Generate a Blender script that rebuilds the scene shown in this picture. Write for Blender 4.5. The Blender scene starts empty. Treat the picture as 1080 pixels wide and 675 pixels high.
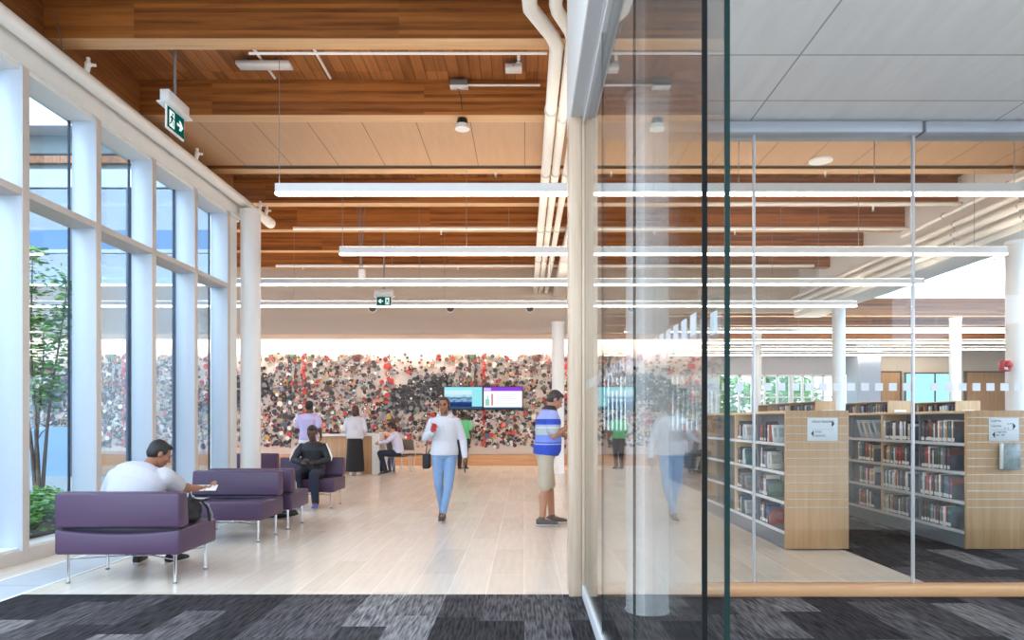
import bpy, bmesh, math, random
from mathutils import Vector, Matrix, Quaternion
random.seed(7)
PI = math.pi
SC = bpy.context.scene
COL = SC.collection
V = Vector

# ------------------------------------------------------------------ camera
F = 720.0; VX, VY = 553.0, 444.0; EYE = 1.35
cam = bpy.data.cameras.new('camera'); camo = bpy.data.objects.new('camera', cam); COL.objects.link(camo)
cam.sensor_width = 36; cam.lens = 24; cam.clip_start = 0.05; cam.clip_end = 300
cam.shift_x = -(VX - 540) / 1080; cam.shift_y = (VY - 337.5) / 1080
camo.location = (0, 0, EYE); camo.rotation_euler = (PI/2, 0, 0)
SC.camera = camo
def W(px, py, y):
    return V(((px - VX) / F * y, y, EYE + (VY - py) / F * y))

# ------------------------------------------------------------------ materials
def srgb(r, g, b):
    f = lambda c: (c/255/12.92) if c/255 <= .04045 else ((c/255+.055)/1.055)**2.4
    return (f(r), f(g), f(b), 1)
MATS = {}
def newmat(name):
    m = bpy.data.materials.new(name); m.use_nodes = True
    nt = m.node_tree; nt.nodes.clear()
    out = nt.nodes.new('ShaderNodeOutputMaterial')
    MATS[name] = m
    return m, nt, out
def N(nt, t, **kw):
    n = nt.nodes.new(t)
    for k, v in kw.items():
        if k in n.inputs: n.inputs[k].default_value = v
        else: setattr(n, k, v)
    return n
def L(nt, a, ao, b, bi):
    nt.links.new(a.outputs[ao], b.inputs[bi])
def mat(name, col, rough=.5, metal=0, var=.06, scale=14, spec=.5, bump=0, emit=None, es=0):
    """plain surface with a faint procedural mottling"""
    if name in MATS: return MATS[name]
    m, nt, out = newmat(name)
    b = N(nt, 'ShaderNodeBsdfPrincipled', Roughness=rough, Metallic=metal)
    b.inputs['Specular IOR Level'].default_value = spec
    tc = N(nt, 'ShaderNodeTexCoord')
    no = N(nt, 'ShaderNodeTexNoise', Scale=scale, Detail=3.0)
    L(nt, tc, 'Object', no, 'Vector')
    hs = N(nt, 'ShaderNodeMixRGB', blend_type='MULTIPLY'); hs.inputs[0].default_value = 1
    cr = N(nt, 'ShaderNodeMapRange'); cr.inputs['To Min'].default_value = 1 - var; cr.inputs['To Max'].default_value = 1 + var
    L(nt, no, 'Fac', cr, 'Value')
    hs.inputs[1].default_value = col
    L(nt, cr, 'Result', hs, 2)
    L(nt, hs, 'Color', b, 'Base Color')
    if bump:
        bp = N(nt, 'ShaderNodeBump', Strength=bump, Distance=.01)
        n2 = N(nt, 'ShaderNodeTexNoise', Scale=scale*12, Detail=2.0)
        L(nt, tc, 'Object', n2, 'Vector'); L(nt, n2, 'Fac', bp, 'Height'); L(nt, bp, 'Normal', b, 'Normal')
    if emit:
        b.inputs['Emission Color'].default_value = emit; b.inputs['Emission Strength'].default_value = es
    L(nt, b, 'BSDF', out, 'Surface')
    return m
def emis(name, col, s):
    if name in MATS: return MATS[name]
    m, nt, out = newmat(name)
    e = N(nt, 'ShaderNodeEmission', Color=col, Strength=s); L(nt, e, 'Emission', out, 'Surface')
    return m
def wood(name, dark, light, along='X', lam=0, board=0, rough=.45, fine=1.0, contrast=1.0):
    """timber: grain stretched along one axis, optional laminations in z (glulam) or boards across x"""
    m, nt, out = newmat(name)
    b = N(nt, 'ShaderNodeBsdfPrincipled', Roughness=rough)
    tc = N(nt, 'ShaderNodeTexCoord'); oi = N(nt, 'ShaderNodeObjectInfo')
    off = N(nt, 'ShaderNodeVectorMath', operation='ADD')
    mu = N(nt, 'ShaderNodeMath', operation='MULTIPLY'); mu.inputs[1].default_value = 37.0
    L(nt, oi, 'Random', mu, 0); L(nt, tc, 'Object', off, 0); L(nt, mu, 'Value', off, 1)
    mp = N(nt, 'ShaderNodeMapping')
    st = {'X': (1.1, 22, 22), 'Y': (22, 1.1, 22), 'Z': (22, 22, 1.1)}[along]
    mp.inputs['Scale'].default_value = [s*fine for s in st]
    L(nt, off, 'Vector', mp, 'Vector')
    no = N(nt, 'ShaderNodeTexNoise', Scale=1.0, Detail=5.0, Roughness=.6, Distortion=.4)
    L(nt, mp, 'Vector', no, 'Vector')
    fac = no.outputs['Fac']
    add = None
    if lam or board:
        sp = N(nt, 'ShaderNodeSeparateXYZ'); L(nt, tc, 'Object', sp, 'Vector')
        step = lam or board
        dv = N(nt, 'ShaderNodeMath', operation='DIVIDE'); dv.inputs[1].default_value = step
        nt.links.new(sp.outputs['Z' if lam else 'X'], dv.inputs[0])
        fl = N(nt, 'ShaderNodeMath', operation='FLOOR'); L(nt, dv, 'Value', fl, 0)
        # split every lamination into lengths
        d2 = N(nt, 'ShaderNodeMath', operation='MULTIPLY_ADD'); d2.inputs[1].default_value = .37; 
        L(nt, fl, 'Value', d2, 2)
        nt.links.new(sp.outputs['X' if lam else 'Y'], d2.inputs[0])
        f2 = N(nt, 'ShaderNodeMath', operation='FLOOR'); L(nt, d2, 'Value', f2, 0)
        cb = N(nt, 'ShaderNodeCombineXYZ'); L(nt, fl, 'Value', cb, 'X'); L(nt, f2, 'Value', cb, 'Y'); L(nt, oi, 'Random', cb, 'Z')
        wn = N(nt, 'ShaderNodeTexWhiteNoise'); L(nt, cb, 'Vector', wn, 'Vector')
        mx = N(nt, 'ShaderNodeMath', operation='MULTIPLY_ADD'); mx.inputs[1].default_value = .34
        L(nt, wn, 'Value', mx, 0)
        m3 = N(nt, 'ShaderNodeMath', operation='MULTIPLY'); m3.inputs[1].default_value = .75
        nt.links.new(fac, m3.inputs[0]); L(nt, m3, 'Value', mx, 2)
        fac = mx.outputs['Value']
        if board:
            fr = N(nt, 'ShaderNodeMath', operation='FRACT'); L(nt, dv, 'Value', fr, 0)
            lt = N(nt, 'ShaderNodeMath', operation='LESS_THAN'); lt.inputs[1].default_value = .05; L(nt, fr, 'Value', lt, 0)
            add = lt
    cr = N(nt, 'ShaderNodeValToRGB')
    e = cr.color_ramp.elements
    e[0].position = .5 - .22/contrast; e[0].color = dark; e[1].position = .5 + .25/contrast; e[1].color = light
    nt.links.new(fac, cr.inputs['Fac'])
    col = cr.outputs['Color']
    if add:
        mm = N(nt, 'ShaderNodeMixRGB'); mm.inputs[2].default_value = [c*.25 for c in dark[:3]] + [1]
        L(nt, add, 'Value', mm, 0); nt.links.new(col, mm.inputs[1]); col = mm.outputs['Color']
    nt.links.new(col, b.inputs['Base Color'])
    L(nt, b, 'BSDF', out, 'Surface')
    return m
def glass(name, tint=(1, 1, 1, 1), rough=0.0, base=.04):
    """flat sheet glass: what is not mirrored (by angle) goes straight through"""
    m, nt, out = newmat(name)
    lw = N(nt, 'ShaderNodeLayerWeight', Blend=.5)
    p = N(nt, 'ShaderNodeMath', operation='POWER'); p.inputs[1].default_value = 5.0
    L(nt, lw, 'Facing', p, 0)
    ma = N(nt, 'ShaderNodeMath', operation='MULTIPLY_ADD'); ma.inputs[1].default_value = 1 - base; ma.inputs[2].default_value = base
    L(nt, p, 'Value', ma, 0)
    tr = N(nt, 'ShaderNodeBsdfTransparent', Color=tint); gl = N(nt, 'ShaderNodeBsdfGlossy', Roughness=rough)
    mx = N(nt, 'ShaderNodeMixShader'); L(nt, ma, 'Value', mx, 0); L(nt, tr, 'BSDF', mx, 1); L(nt, gl, 'BSDF', mx, 2)
    L(nt, mx, 'Shader', out, 'Surface')
    return m
def tile_mat(name):
    """porcelain planks 0.3 x 1.2 m laid lengthwise, pale joints"""
    m, nt, out = newmat(name)
    b = N(nt, 'ShaderNodeBsdfPrincipled', Roughness=.24)
    ge = N(nt, 'ShaderNodeNewGeometry')
    mp = N(nt, 'ShaderNodeMapping'); mp.inputs['Rotation'].default_value = (0, 0, PI/2)
    L(nt, ge, 'Position', mp, 'Vector')
    br = N(nt, 'ShaderNodeTexBrick', Scale=1.0); br.offset = .5
    br.inputs['Brick Width'].default_value = 1.2; br.inputs['Row Height'].default_value = .3
    br.inputs['Mortar Size'].default_value = .006; br.inputs['Mortar Smooth'].default_value = .3
    br.inputs['Color1'].default_value = srgb(224, 211, 196); br.inputs['Color2'].default_value = srgb(214, 200, 184)
    br.inputs['Mortar'].default_value = srgb(231, 220, 207)
    L(nt, mp, 'Vector', br, 'Vector')
    no = N(nt, 'ShaderNodeTexNoise', Scale=2.5, Detail=6.0)
    m2 = N(nt, 'ShaderNodeMapping'); m2.inputs['Scale'].default_value = (9, .8, 1); L(nt, ge, 'Position', m2, 'Vector'); L(nt, m2, 'Vector', no, 'Vector')
    cr = N(nt, 'ShaderNodeMapRange'); cr.inputs['To Min'].default_value = .86; cr.inputs['To Max'].default_value = 1.12; L(nt, no, 'Fac', cr, 'Value')
    mu = N(nt, 'ShaderNodeMixRGB', blend_type='MULTIPLY'); mu.inputs[0].default_value = 1
    L(nt, br, 'Color', mu, 1); L(nt, cr, 'Result', mu, 2); L(nt, mu, 'Color', b, 'Base Color')
    L(nt, b, 'BSDF', out, 'Surface')
    return m
def carpet_mat(name):
    """plank carpet tiles, each of its own grey, with streaks of yarn along the plank"""
    m, nt, out = newmat(name)
    b = N(nt, 'ShaderNodeBsdfPrincipled', Roughness=.95); b.inputs['Specular IOR Level'].default_value = .1
    ge = N(nt, 'ShaderNodeNewGeometry'); sp = N(nt, 'ShaderNodeSeparateXYZ'); L(nt, ge, 'Position', sp, 'Vector')
    dx = N(nt, 'ShaderNodeMath', operation='DIVIDE'); dx.inputs[1].default_value = .30; L(nt, sp, 'X', dx, 0)
    fx = N(nt, 'ShaderNodeMath', operation='FLOOR'); L(nt, dx, 'Value', fx, 0)
    w1 = N(nt, 'ShaderNodeTexWhiteNoise', noise_dimensions='1D'); L(nt, fx, 'Value', w1, 'W')
    dy = N(nt, 'ShaderNodeMath', operation='DIVIDE'); dy.inputs[1].default_value = .95; L(nt, sp, 'Y', dy, 0)
    ay = N(nt, 'ShaderNodeMath', operation='ADD'); L(nt, dy, 'Value', ay, 0); L(nt, w1, 'Value', ay, 1)
    fy = N(nt, 'ShaderNodeMath', operation='FLOOR'); L(nt, ay, 'Value', fy, 0)
    cb = N(nt, 'ShaderNodeCombineXYZ'); L(nt, fx, 'Value', cb, 'X'); L(nt, fy, 'Value', cb, 'Y')
    wn = N(nt, 'ShaderNodeTexWhiteNoise'); L(nt, cb, 'Vector', wn, 'Vector')
    cr = N(nt, 'ShaderNodeValToRGB'); cr.color_ramp.interpolation = 'LINEAR'
    e = cr.color_ramp.elements; e[0].color = srgb(48, 45, 47); e[1].color = srgb(118, 114, 114); e[0].position = .25; e[1].position = 1
    k = cr.color_ramp.elements.new(.74); k.color = srgb(80, 76, 78)
    L(nt, wn, 'Value', cr, 'Fac')
    mp = N(nt, 'ShaderNodeMapping'); mp.inputs['Scale'].default_value = (62, 5, 1); L(nt, ge, 'Position', mp, 'Vector')
    ad = N(nt, 'ShaderNodeVectorMath', operation='MULTIPLY_ADD'); ad.inputs[1].default_value = (31, 17, 0); L(nt, cb, 'Vector', ad, 0); L(nt, mp, 'Vector', ad, 2)
    no = N(nt, 'ShaderNodeTexNoise', Scale=1.0, Detail=4.0); L(nt, ad, 'Vector', no, 'Vector')
    mr = N(nt, 'ShaderNodeMapRange'); mr.inputs['From Min'].default_value = .36; mr.inputs['From Max'].default_value = .66
    mr.inputs['To Min'].default_value = .4; mr.inputs['To Max'].default_value = 1.75; L(nt, no, 'Fac', mr, 'Value')
    mu = N(nt, 'ShaderNodeMixRGB', blend_type='MULTIPLY'); mu.inputs[0].default_value = 1
    L(nt, cr, 'Color', mu, 1); L(nt, mr, 'Result', mu, 2); L(nt, mu, 'Color', b, 'Base Color')
    L(nt, b, 'BSDF', out, 'Surface')
    return m
def panel_mat(name, c, step, axis='X', line=.012, dark=.3, second=None):
    """smooth sheet panels with dark open joints every «step» metres"""
    m, nt, out = newmat(name)
    b = N(nt, 'ShaderNodeBsdfPrincipled', Roughness=.5)
    ge = N(nt, 'ShaderNodeNewGeometry'); sp = N(nt, 'ShaderNodeSeparateXYZ'); L(nt, ge, 'Position', sp, 'Vector')
    def joint(ax, st, ph):
        a = N(nt, 'ShaderNodeMath', operation='ADD'); a.inputs[1].default_value = ph; nt.links.new(sp.outputs[ax], a.inputs[0])
        d = N(nt, 'ShaderNodeMath', operation='DIVIDE'); d.inputs[1].default_value = st; L(nt, a, 'Value', d, 0)
        f = N(nt, 'ShaderNodeMath', operation='FRACT'); L(nt, d, 'Value', f, 0)
        l = N(nt, 'ShaderNodeMath', operation='LESS_THAN'); l.inputs[1].default_value = line/st; L(nt, f, 'Value', l, 0)
        return l
    j = joint(axis, step, 100*step)
    if second:
        j2 = joint(second[0], second[1], second[2])
        mx = N(nt, 'ShaderNodeMath', operation='MAXIMUM'); L(nt, j, 'Value', mx, 0); L(nt, j2, 'Value', mx, 1); j = mx
    no = N(nt, 'ShaderNodeTexNoise', Scale=1.2, Detail=4.0)
    mp = N(nt, 'ShaderNodeMapping'); mp.inputs['Scale'].default_value = (14, 1.5, 1); L(nt, ge, 'Position', mp, 'Vector'); L(nt, mp, 'Vector', no, 'Vector')
    cr = N(nt, 'ShaderNodeMapRange'); cr.inputs['To Min'].default_value = .9; cr.inputs['To Max'].default_value = 1.1; L(nt, no, 'Fac', cr, 'Value')
    mu = N(nt, 'ShaderNodeMixRGB', blend_type='MULTIPLY'); mu.inputs[0].default_value = 1; mu.inputs[1].default_value = c; L(nt, cr, 'Result', mu, 2)
    mm = N(nt, 'ShaderNodeMixRGB'); mm.inputs[2].default_value = [x*dark for x in c[:3]] + [1]
    L(nt, j, 'Value', mm, 0); L(nt, mu, 'Color', mm, 1); L(nt, mm, 'Color', b, 'Base Color')
    L(nt, b, 'BSDF', out, 'Surface')
    return m
def band_mat(name, bands, rough=.8, base=(0, 0, 0, 1)):
    """cloth woven in horizontal bands (object z): list of (z, colour), constant steps"""
    m, nt, out = newmat(name)
    b = N(nt, 'ShaderNodeBsdfPrincipled', Roughness=rough)
    tc = N(nt, 'ShaderNodeTexCoord'); sp = N(nt, 'ShaderNodeSeparateXYZ'); L(nt, tc, 'Object', sp, 'Vector')
    mr = N(nt, 'ShaderNodeMapRange'); mr.inputs['From Max'].default_value = 2.0; L(nt, sp, 'Z', mr, 'Value')
    cr = N(nt, 'ShaderNodeValToRGB'); cr.color_ramp.interpolation = 'CONSTANT'
    els = cr.color_ramp.elements
    els[0].position = 0; els[0].color = bands[0][1]
    els[1].position = bands[1][0]/2; els[1].color = bands[1][1]
    for z, c in bands[2:]:
        k = els.new(z/2); k.color = c
    L(nt, mr, 'Result', cr, 'Fac'); L(nt, cr, 'Color', b, 'Base Color'); L(nt, b, 'BSDF', out, 'Surface')
    return m

WHITE = mat('white_paint', srgb(236, 234, 230), .45, var=.02)
WHITEC = mat('white_column_paint', srgb(238, 237, 235), .5, var=.02)
WMETAL = mat('white_metal', srgb(226, 226, 226), .35, var=.02)
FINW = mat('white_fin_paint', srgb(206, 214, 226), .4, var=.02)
TAUPE = mat('taupe_frame_metal', srgb(206, 196, 188), .4, var=.03)
BEIGE = mat('beige_plaster', srgb(214, 196, 178), .7, var=.03)
SOFT = mat('soffit_pink_plaster', srgb(226, 210, 200), .7, var=.03)
GREYC = panel_mat('grey_ceiling_board', srgb(226, 226, 228), .62, 'Y', .012, .45, ('X', 1.9, 100*1.9 - 1.75))
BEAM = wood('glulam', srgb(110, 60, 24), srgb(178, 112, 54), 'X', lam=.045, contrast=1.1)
BEAMY = wood('glulam_edge', srgb(108, 62, 28), srgb(164, 106, 58), 'Y', contrast=1.0)
DECK = wood('deck_boards', srgb(118, 68, 34), srgb(180, 118, 70), 'Y', board=.14)
PANEL = panel_mat('acoustic_wood_panel', srgb(190, 148, 110), .71, 'X', .012, .3)
TILE = tile_mat('floor_tile')
CARPET = carpet_mat('carpet_tile')
DARK = mat('dark_slot', srgb(42, 38, 36), .6)
BLACK = mat('black_rubber', srgb(18, 19, 20), .5)
CHROME = mat('chrome', srgb(215, 215, 218), .15, 1.0, var=.01)
STEEL = mat('grey_steel', srgb(150, 153, 158), .4, .7, var=.03)
GREYST = mat('grey_painted_steel', srgb(128, 132, 138), .45, .2, var=.03)
SLATE = mat('slate_bookend', srgb(74, 84, 96), .45, .2, var=.04)
OAK = wood('oak_laminate', srgb(178, 134, 92), srgb(206, 165, 122), 'Z', rough=.5, contrast=.9)
OAKX = wood('oak_rail', srgb(196, 140, 96), srgb(222, 172, 126), 'X', rough=.45, contrast=.9)
POSTW = wood('limed_oak', srgb(194, 164, 138), srgb(222, 198, 174), 'Z', rough=.5)
PURPLE = mat('purple_leather', srgb(74, 50, 78), .45, var=.05, scale=20, bump=.08)
GL = glass('clear_glass', (.975, .99, .988, 1), 0, .035)
GLW = glass('window_glass', (.90, .95, .98, 1))
GLEDGE = mat('green_glass_edge', srgb(4, 34, 33), .35, spec=.2)
BLEDGE = mat('black_edge_seal', srgb(10, 12, 14), .6, spec=.15)
FROST = mat('frosted_film', srgb(222, 224, 230), .7, var=.01)
LAMP = emis('lamp_diffuser', (1.0, .90, .78, 1), 11.0)
UPGLOW = emis('added_up_glow', (1.0, .86, .68, 1), 13.0)
COVE = emis('cove_strip', (1.0, .93, .84, 1), 26.0)

# ------------------------------------------------------------------ mesh builder
class MB:
    def __init__(s): s.v = []; s.f = []; s.m = []; s.sm = []
    def add(s, vs, fs, mi=0, smooth=False):
        o = len(s.v); s.v.extend([V(v) for v in vs])
        for f in fs: s.f.append([i + o for i in f]); s.m.append(mi); s.sm.append(smooth)
    def box(s, x0, x1, y0, y1, z0, z1, mi=0, M=None):
        vs = [V((x, y, z)) for x in (x0, x1) for y in (y0, y1) for z in (z0, z1)]
        if M: vs = [M @ v for v in vs]
        s.add(vs, [(0, 1, 3, 2), (4, 6, 7, 5), (0, 4, 5, 1), (2, 3, 7, 6), (0, 2, 6, 4), (1, 5, 7, 3)], mi); return s
    def rbox(s, x0, x1, y0, y1, z0, z1, r=.02, seg=3, mi=0, M=None, taper=None, cutx=0):
        bm = bmesh.new(); bmesh.ops.create_cube(bm, size=1)
        for k in range(1, cutx):
            bmesh.ops.bisect_plane(bm, geom=bm.verts[:]+bm.edges[:]+bm.faces[:], plane_co=(-.5+k/cutx, 0, 0), plane_no=(1, 0, 0))
        for v in bm.verts:
            v.co = V((x0 + (v.co.x+.5)*(x1-x0), y0 + (v.co.y+.5)*(y1-y0), z0 + (v.co.z+.5)*(z1-z0)))
        if taper:
            for v in bm.verts: taper(v)
        bmesh.ops.bevel(bm, geom=[e for e in bm.edges if len(e.link_faces) == 2 and e.calc_face_angle() > .6], offset=r, segments=seg, profile=.5, affect='EDGES')
        if M: bm.transform(M)
        bm.verts.index_update()
        s.add([v.co.copy() for v in bm.verts], [[v.index for v in f.verts] for f in bm.faces], mi, True); bm.free(); return s
    def cyl(s, p0, p1, r0, r1=None, n=16, mi=0, cap=True, smooth=True):
        p0, p1 = V(p0), V(p1); r1 = r0 if r1 is None else r1
        d = (p1 - p0).normalized(); a = d.orthogonal().normalized(); b = d.cross(a)
        vs = []
        for p, r in ((p0, r0), (p1, r1)):
            for k in range(n):
                t = 2*PI*k/n; vs.append(p + (a*math.cos(t) + b*math.sin(t))*r)
        s.add(vs, [(k, (k+1) % n, n+(k+1) % n, n+k) for k in range(n)], mi, smooth)
        if cap:
            s.add(vs[:n], [tuple(range(n-1, -1, -1))], mi); s.add(vs[n:], [tuple(range(n))], mi)
        return s
    def tube(s, pts, r, n=10, mi=0):
        pts = [V(p) for p in pts]; rings = []; up = None
        for i, p in enumerate(pts):
            d = ((pts[min(i+1, len(pts)-1)] - pts[max(i-1, 0)])).normalized()
            a = d.orthogonal().normalized() if up is None else (up - d*up.dot(d)).normalized()
            up = a; b = d.cross(a)
            rr = r[i] if isinstance(r, (list, tuple)) else r
            rings.append([p + (a*math.cos(2*PI*k/n) + b*math.sin(2*PI*k/n))*rr for k in range(n)])
        vs = [v for q in rings for v in q]
        fs = [(i*n+k, i*n+(k+1) % n, (i+1)*n+(k+1) % n, (i+1)*n+k) for i in range(len(pts)-1) for k in range(n)]
        s.add(vs, fs, mi, True)
        s.add(rings[0], [tuple(range(n-1, -1, -1))], mi); s.add(rings[-1], [tuple(range(n))], mi); return s
    def ell(s, c, r, R=None, n=16, h=10, mi=0):
        c = V(c); vs = []; r = V(r) if not isinstance(r, (int, float)) else V((r, r, r))
        for i in range(1, h):
            ph = PI*i/h
            for k in range(n):
                t = 2*PI*k/n
                vs.append(V((math.sin(ph)*math.cos(t)*r.x, math.sin(ph)*math.sin(t)*r.y, math.cos(ph)*r.z)))
        vs += [V((0, 0, r.z)), V((0, 0, -r.z))]
        if R: vs = [R @ v for v in vs]
        vs = [c + v for v in vs]
        fs = [(i*n+k, (i+1)*n+k, (i+1)*n+(k+1) % n, i*n+(k+1) % n) for i in range(h-2) for k in range(n)]
        T, B = len(vs)-2, len(vs)-1
        fs += [(T, k, (k+1) % n) for k in range(n)] + [(B, (h-2)*n+(k+1) % n, (h-2)*n+k) for k in range(n)]
        s.add(vs, fs, mi, True); return s
    def cone(s, p0, r0, p1, r1, mi=0):      # round-ended tapered limb
        s.ell(p0, r0, mi=mi, n=14, h=8); s.ell(p1, r1, mi=mi, n=14, h=8)
        if (V(p1)-V(p0)).length > 1e-5: s.cyl(p0, p1, r0, r1, 14, mi)
        return s
    def loft(s, rings, n=22, mi=0):          # rings: (centre, half-width, half-depth, xaxis, yaxis)
        vs = []
        for c, a, b, X, Y in rings:
            for k in range(n):
                t = 2*PI*k/n; vs.append(V(c) + V(X)*math.cos(t)*a + V(Y)*math.sin(t)*b)
        m = len(rings)
        s.add(vs, [(i*n+k, i*n+(k+1) % n, (i+1)*n+(k+1) % n, (i+1)*n+k) for i in range(m-1) for k in range(n)], mi, True)
        s.add(vs[:n], [tuple(range(n-1, -1, -1))], mi); s.add(vs[-n:], [tuple(range(n))], mi); return s
    def prism(s, poly, d, M=None, mi=0):     # polygon in xy extruded by d along z
        n = len(poly)
        vs = [V((x, y, 0)) for x, y in poly] + [V((x, y, d)) for x, y in poly]
        if M: vs = [M @ v for v in vs]
        s.add(vs, [tuple(range(n-1, -1, -1)), tuple(range(n, 2*n))] + [(k, (k+1) % n, n+(k+1) % n, n+k) for k in range(n)], mi); return s
    def mesh(s, name, mats, off=None):
        me = bpy.data.meshes.new(name)
        off = off or V((0, 0, 0))
        me.from_pydata([v - off for v in s.v], [], s.f)
        for m in (mats if isinstance(mats, (list, tuple)) else [mats]): me.materials.append(m)
        me.polygons.foreach_set('material_index', s.m); me.polygons.foreach_set('use_smooth', s.sm)
        bm = bmesh.new(); bm.from_mesh(me); bmesh.ops.recalc_face_normals(bm, faces=bm.faces[:]); bm.to_mesh(me); bm.free()
        me.update(); return me
    def base(s):
        xs = [v.x for v in s.v]; ys = [v.y for v in s.v]; zs = [v.z for v in s.v]
        return V(((min(xs)+max(xs))/2, (min(ys)+max(ys))/2, min(zs)))
    def build(s, name, mats, parent=None, local=False):
        """one mesh object; world coordinates unless local; a child is placed relative to its (unrotated) parents"""
        if local: off = V((0, 0, 0))
        elif parent is not None:
            off = V((0, 0, 0)); p = parent
            while p is not None: off = off + p.location; p = p.parent
        else: off = s.base()
        o = bpy.data.objects.new(name, s.mesh(name, mats, off)); COL.objects.link(o)
        if parent is not None: o.parent = parent
        elif not local: o.location = off
        return o
LABELS = {}
def tag(o, label, cat, group=None, kind=None):
    o['label'] = label; o['category'] = cat
    if group: o['group'] = group
    if kind: o['kind'] = kind
    n = len(label.split())
    if not 4 <= n <= 16: print('LABEL LENGTH', n, label)
    if label in LABELS and not group: print('DUP LABEL', label)
    LABELS[label] = 1
    return o
def thing(name, label, cat, loc=(0, 0, 0), rz=0, group=None, kind=None):
    o = bpy.data.objects.new(name, None); COL.objects.link(o); o.empty_display_size = .1
    o.location = loc; o.rotation_euler = (0, 0, rz)
    return tag(o, label, cat, group, kind)
def struct(name, mb, mats, label, cat, group=None):
    return tag(mb.build(name, mats), label, cat, group, 'structure')
def copy_tree(o, parent=None):
    c = o.copy(); COL.objects.link(c)
    if parent is not None: c.parent = parent
    for ch in list(o.children): copy_tree(ch, c)
    return c
def text(s, size, M, m, name, parent, align='LEFT'):
    cu = bpy.data.curves.new(name, 'FONT'); cu.body = s; cu.size = size; cu.align_x = align; cu.extrude = .0006
    t = bpy.data.objects.new('tmp_text', cu); COL.objects.link(t)
    dg = bpy.context.evaluated_depsgraph_get()
    me = bpy.data.meshes.new_from_object(t.evaluated_get(dg)); bpy.data.objects.remove(t); bpy.data.curves.remove(cu)
    me.transform(M); me.materials.clear(); me.materials.append(m)
    o = bpy.data.objects.new(name, me); COL.objects.link(o); o.parent = parent
    return o
# a frame for flat things facing the camera (-Y): x right, y up, z towards the viewer
def face_front(x, y, z): return Matrix.Translation((x, y, z)) @ Matrix.Rotation(PI/2, 4, 'X')
# =================================================================== SETTING
def sbox(name, b, m, label, cat, group=None):
    return struct(name, MB().box(*b), m, label, cat, group)
GSTRIP = panel_mat('grey_floor_grille', srgb(184, 186, 190), .62, 'Y', .012, .6)
CREAM = mat('cream_joint', srgb(240, 236, 228), .4, var=.02)
sbox('floor', (-17, 3.35, 5.3, 28, -.12, 0), TILE, 'pale beige plank tile floor of the bright lobby', 'floor')
sbox('floor_carpet', (-3.9, 12, 2.2, 5.3, -.12, .004), CARPET, 'dark grey plank carpet across the near end of the room', 'carpet')
sbox('floor_rear_bounce', (-3.9, 12, -12, 2.2, -.12, 0), TILE, 'unseen pale floor added behind the viewpoint to bounce light upwards', 'floor')  # out of view, made pale to throw light up at the low ceiling
sbox('floor_library', (3.35, 20, 5.3, 28, -.12, .004), CARPET, 'dark grey plank carpet under the right-hand bookcase aisle', 'carpet')
sbox('floor_window', (-5.1, -3.9, -3, 5.3, -.12, 0), TILE, 'beige tile strip between the carpet and the tall windows', 'floor')
gs = sbox('trim_1', (-4.40, -3.93, -3, 11.0, -.02, .004), GSTRIP, 'grey inset floor band running along the foot of the windows', 'floor band')
for k, (a, lab) in enumerate(((-4.43, 'thin white edge of the grey floor band on the window side'), (-3.93, 'thin white edge of the grey floor band on the sofa side'))):
    sbox('trim_%d' % (k+2), (a, a+.03, -3, 11.0, -.02, .006), CREAM, lab, 'floor trim')

# --- left window wall: deep white fins, transom, sill, glass bays
FY = [.87, 2.0, 3.12, 4.25, 5.37, 6.5, 7.62, 8.77, 9.90, 11.0]
XO, XI = -5.07, -4.78
ORD = ['first', 'second', 'third', 'fourth', 'fifth', 'sixth', 'seventh', 'eighth', 'ninth', 'tenth', 'eleventh', 'twelfth', 'thirteenth',
       'fourteenth', 'fifteenth', 'sixteenth', 'seventeenth', 'eighteenth', 'nineteenth', 'twentieth', 'twenty-first', 'twenty-second',
       'twenty-third', 'twenty-fourth', 'twenty-fifth', 'twenty-sixth', 'twenty-seventh', 'twenty-eighth', 'twenty-ninth', 'thirtieth']
for k, y in enumerate(FY[3:]):
    n = len(FY) - 4 - k
    lab = ('white fin of the left window wall next to the round column' if n == 0 else 'deep white fin of the left window wall, %s before the round column' % ORD[n-1])
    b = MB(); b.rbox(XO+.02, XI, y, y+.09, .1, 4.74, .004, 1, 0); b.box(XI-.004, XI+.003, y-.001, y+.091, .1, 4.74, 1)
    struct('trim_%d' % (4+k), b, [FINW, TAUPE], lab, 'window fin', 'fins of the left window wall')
sbox('trim_11', (XO, XI, 3.2, 11.09, 3.50, 3.57), TAUPE, 'taupe transom rail crossing the tall left windows', 'window rail')
b = MB(); b.box(XO, XI-.04, 3.2, 11.1, 0, .14, 0); b.box(XI-.04, XI, 3.2, 11.1, 0, .12, 1)
struct('trim_12', b, [WHITE, TAUPE], 'low white sill along the foot of the left windows', 'window sill')
for k, y in enumerate(FY[3:-1]):
    y0, y1 = y + .09, FY[4+k]
    n = len(FY) - 5 - k
    w = thing('window_%d' % (k+1), 'tall narrow window of the left wall, %s from the round column' % ORD[n], 'window', (XO, (y0+y1)/2, .14), group='left wall windows', kind='structure')
    g = MB(); g.box(XO-.02, XO+.005, y1-.014, y1, .14, 4.74); g.box(XO-.02, XO+.005, y0, y0+.012, .14, 4.74)
    g.box(XO-.02, XO+.005, y0, y1, .14, .16); g.box(XO-.02, XO+.005, y0, y1, 4.71, 4.74)
    g.build('frame', mat('dark_gasket', srgb(52, 58, 66), .5), w)
    MB().box(XO-.012, XO, y0+.012, y1-.014, .16, 3.50).build('pane', GLW, w)
    MB().box(XO-.012, XO, y0+.012, y1-.014, 3.57, 4.71).build('pane', GLW, w)
b = MB(); b.box(-5.12, -4.765, -1, 11.5, 4.74, 5.06); b.box(-5.12, -4.80, -1, 11.5, 4.70, 4.74)
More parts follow.
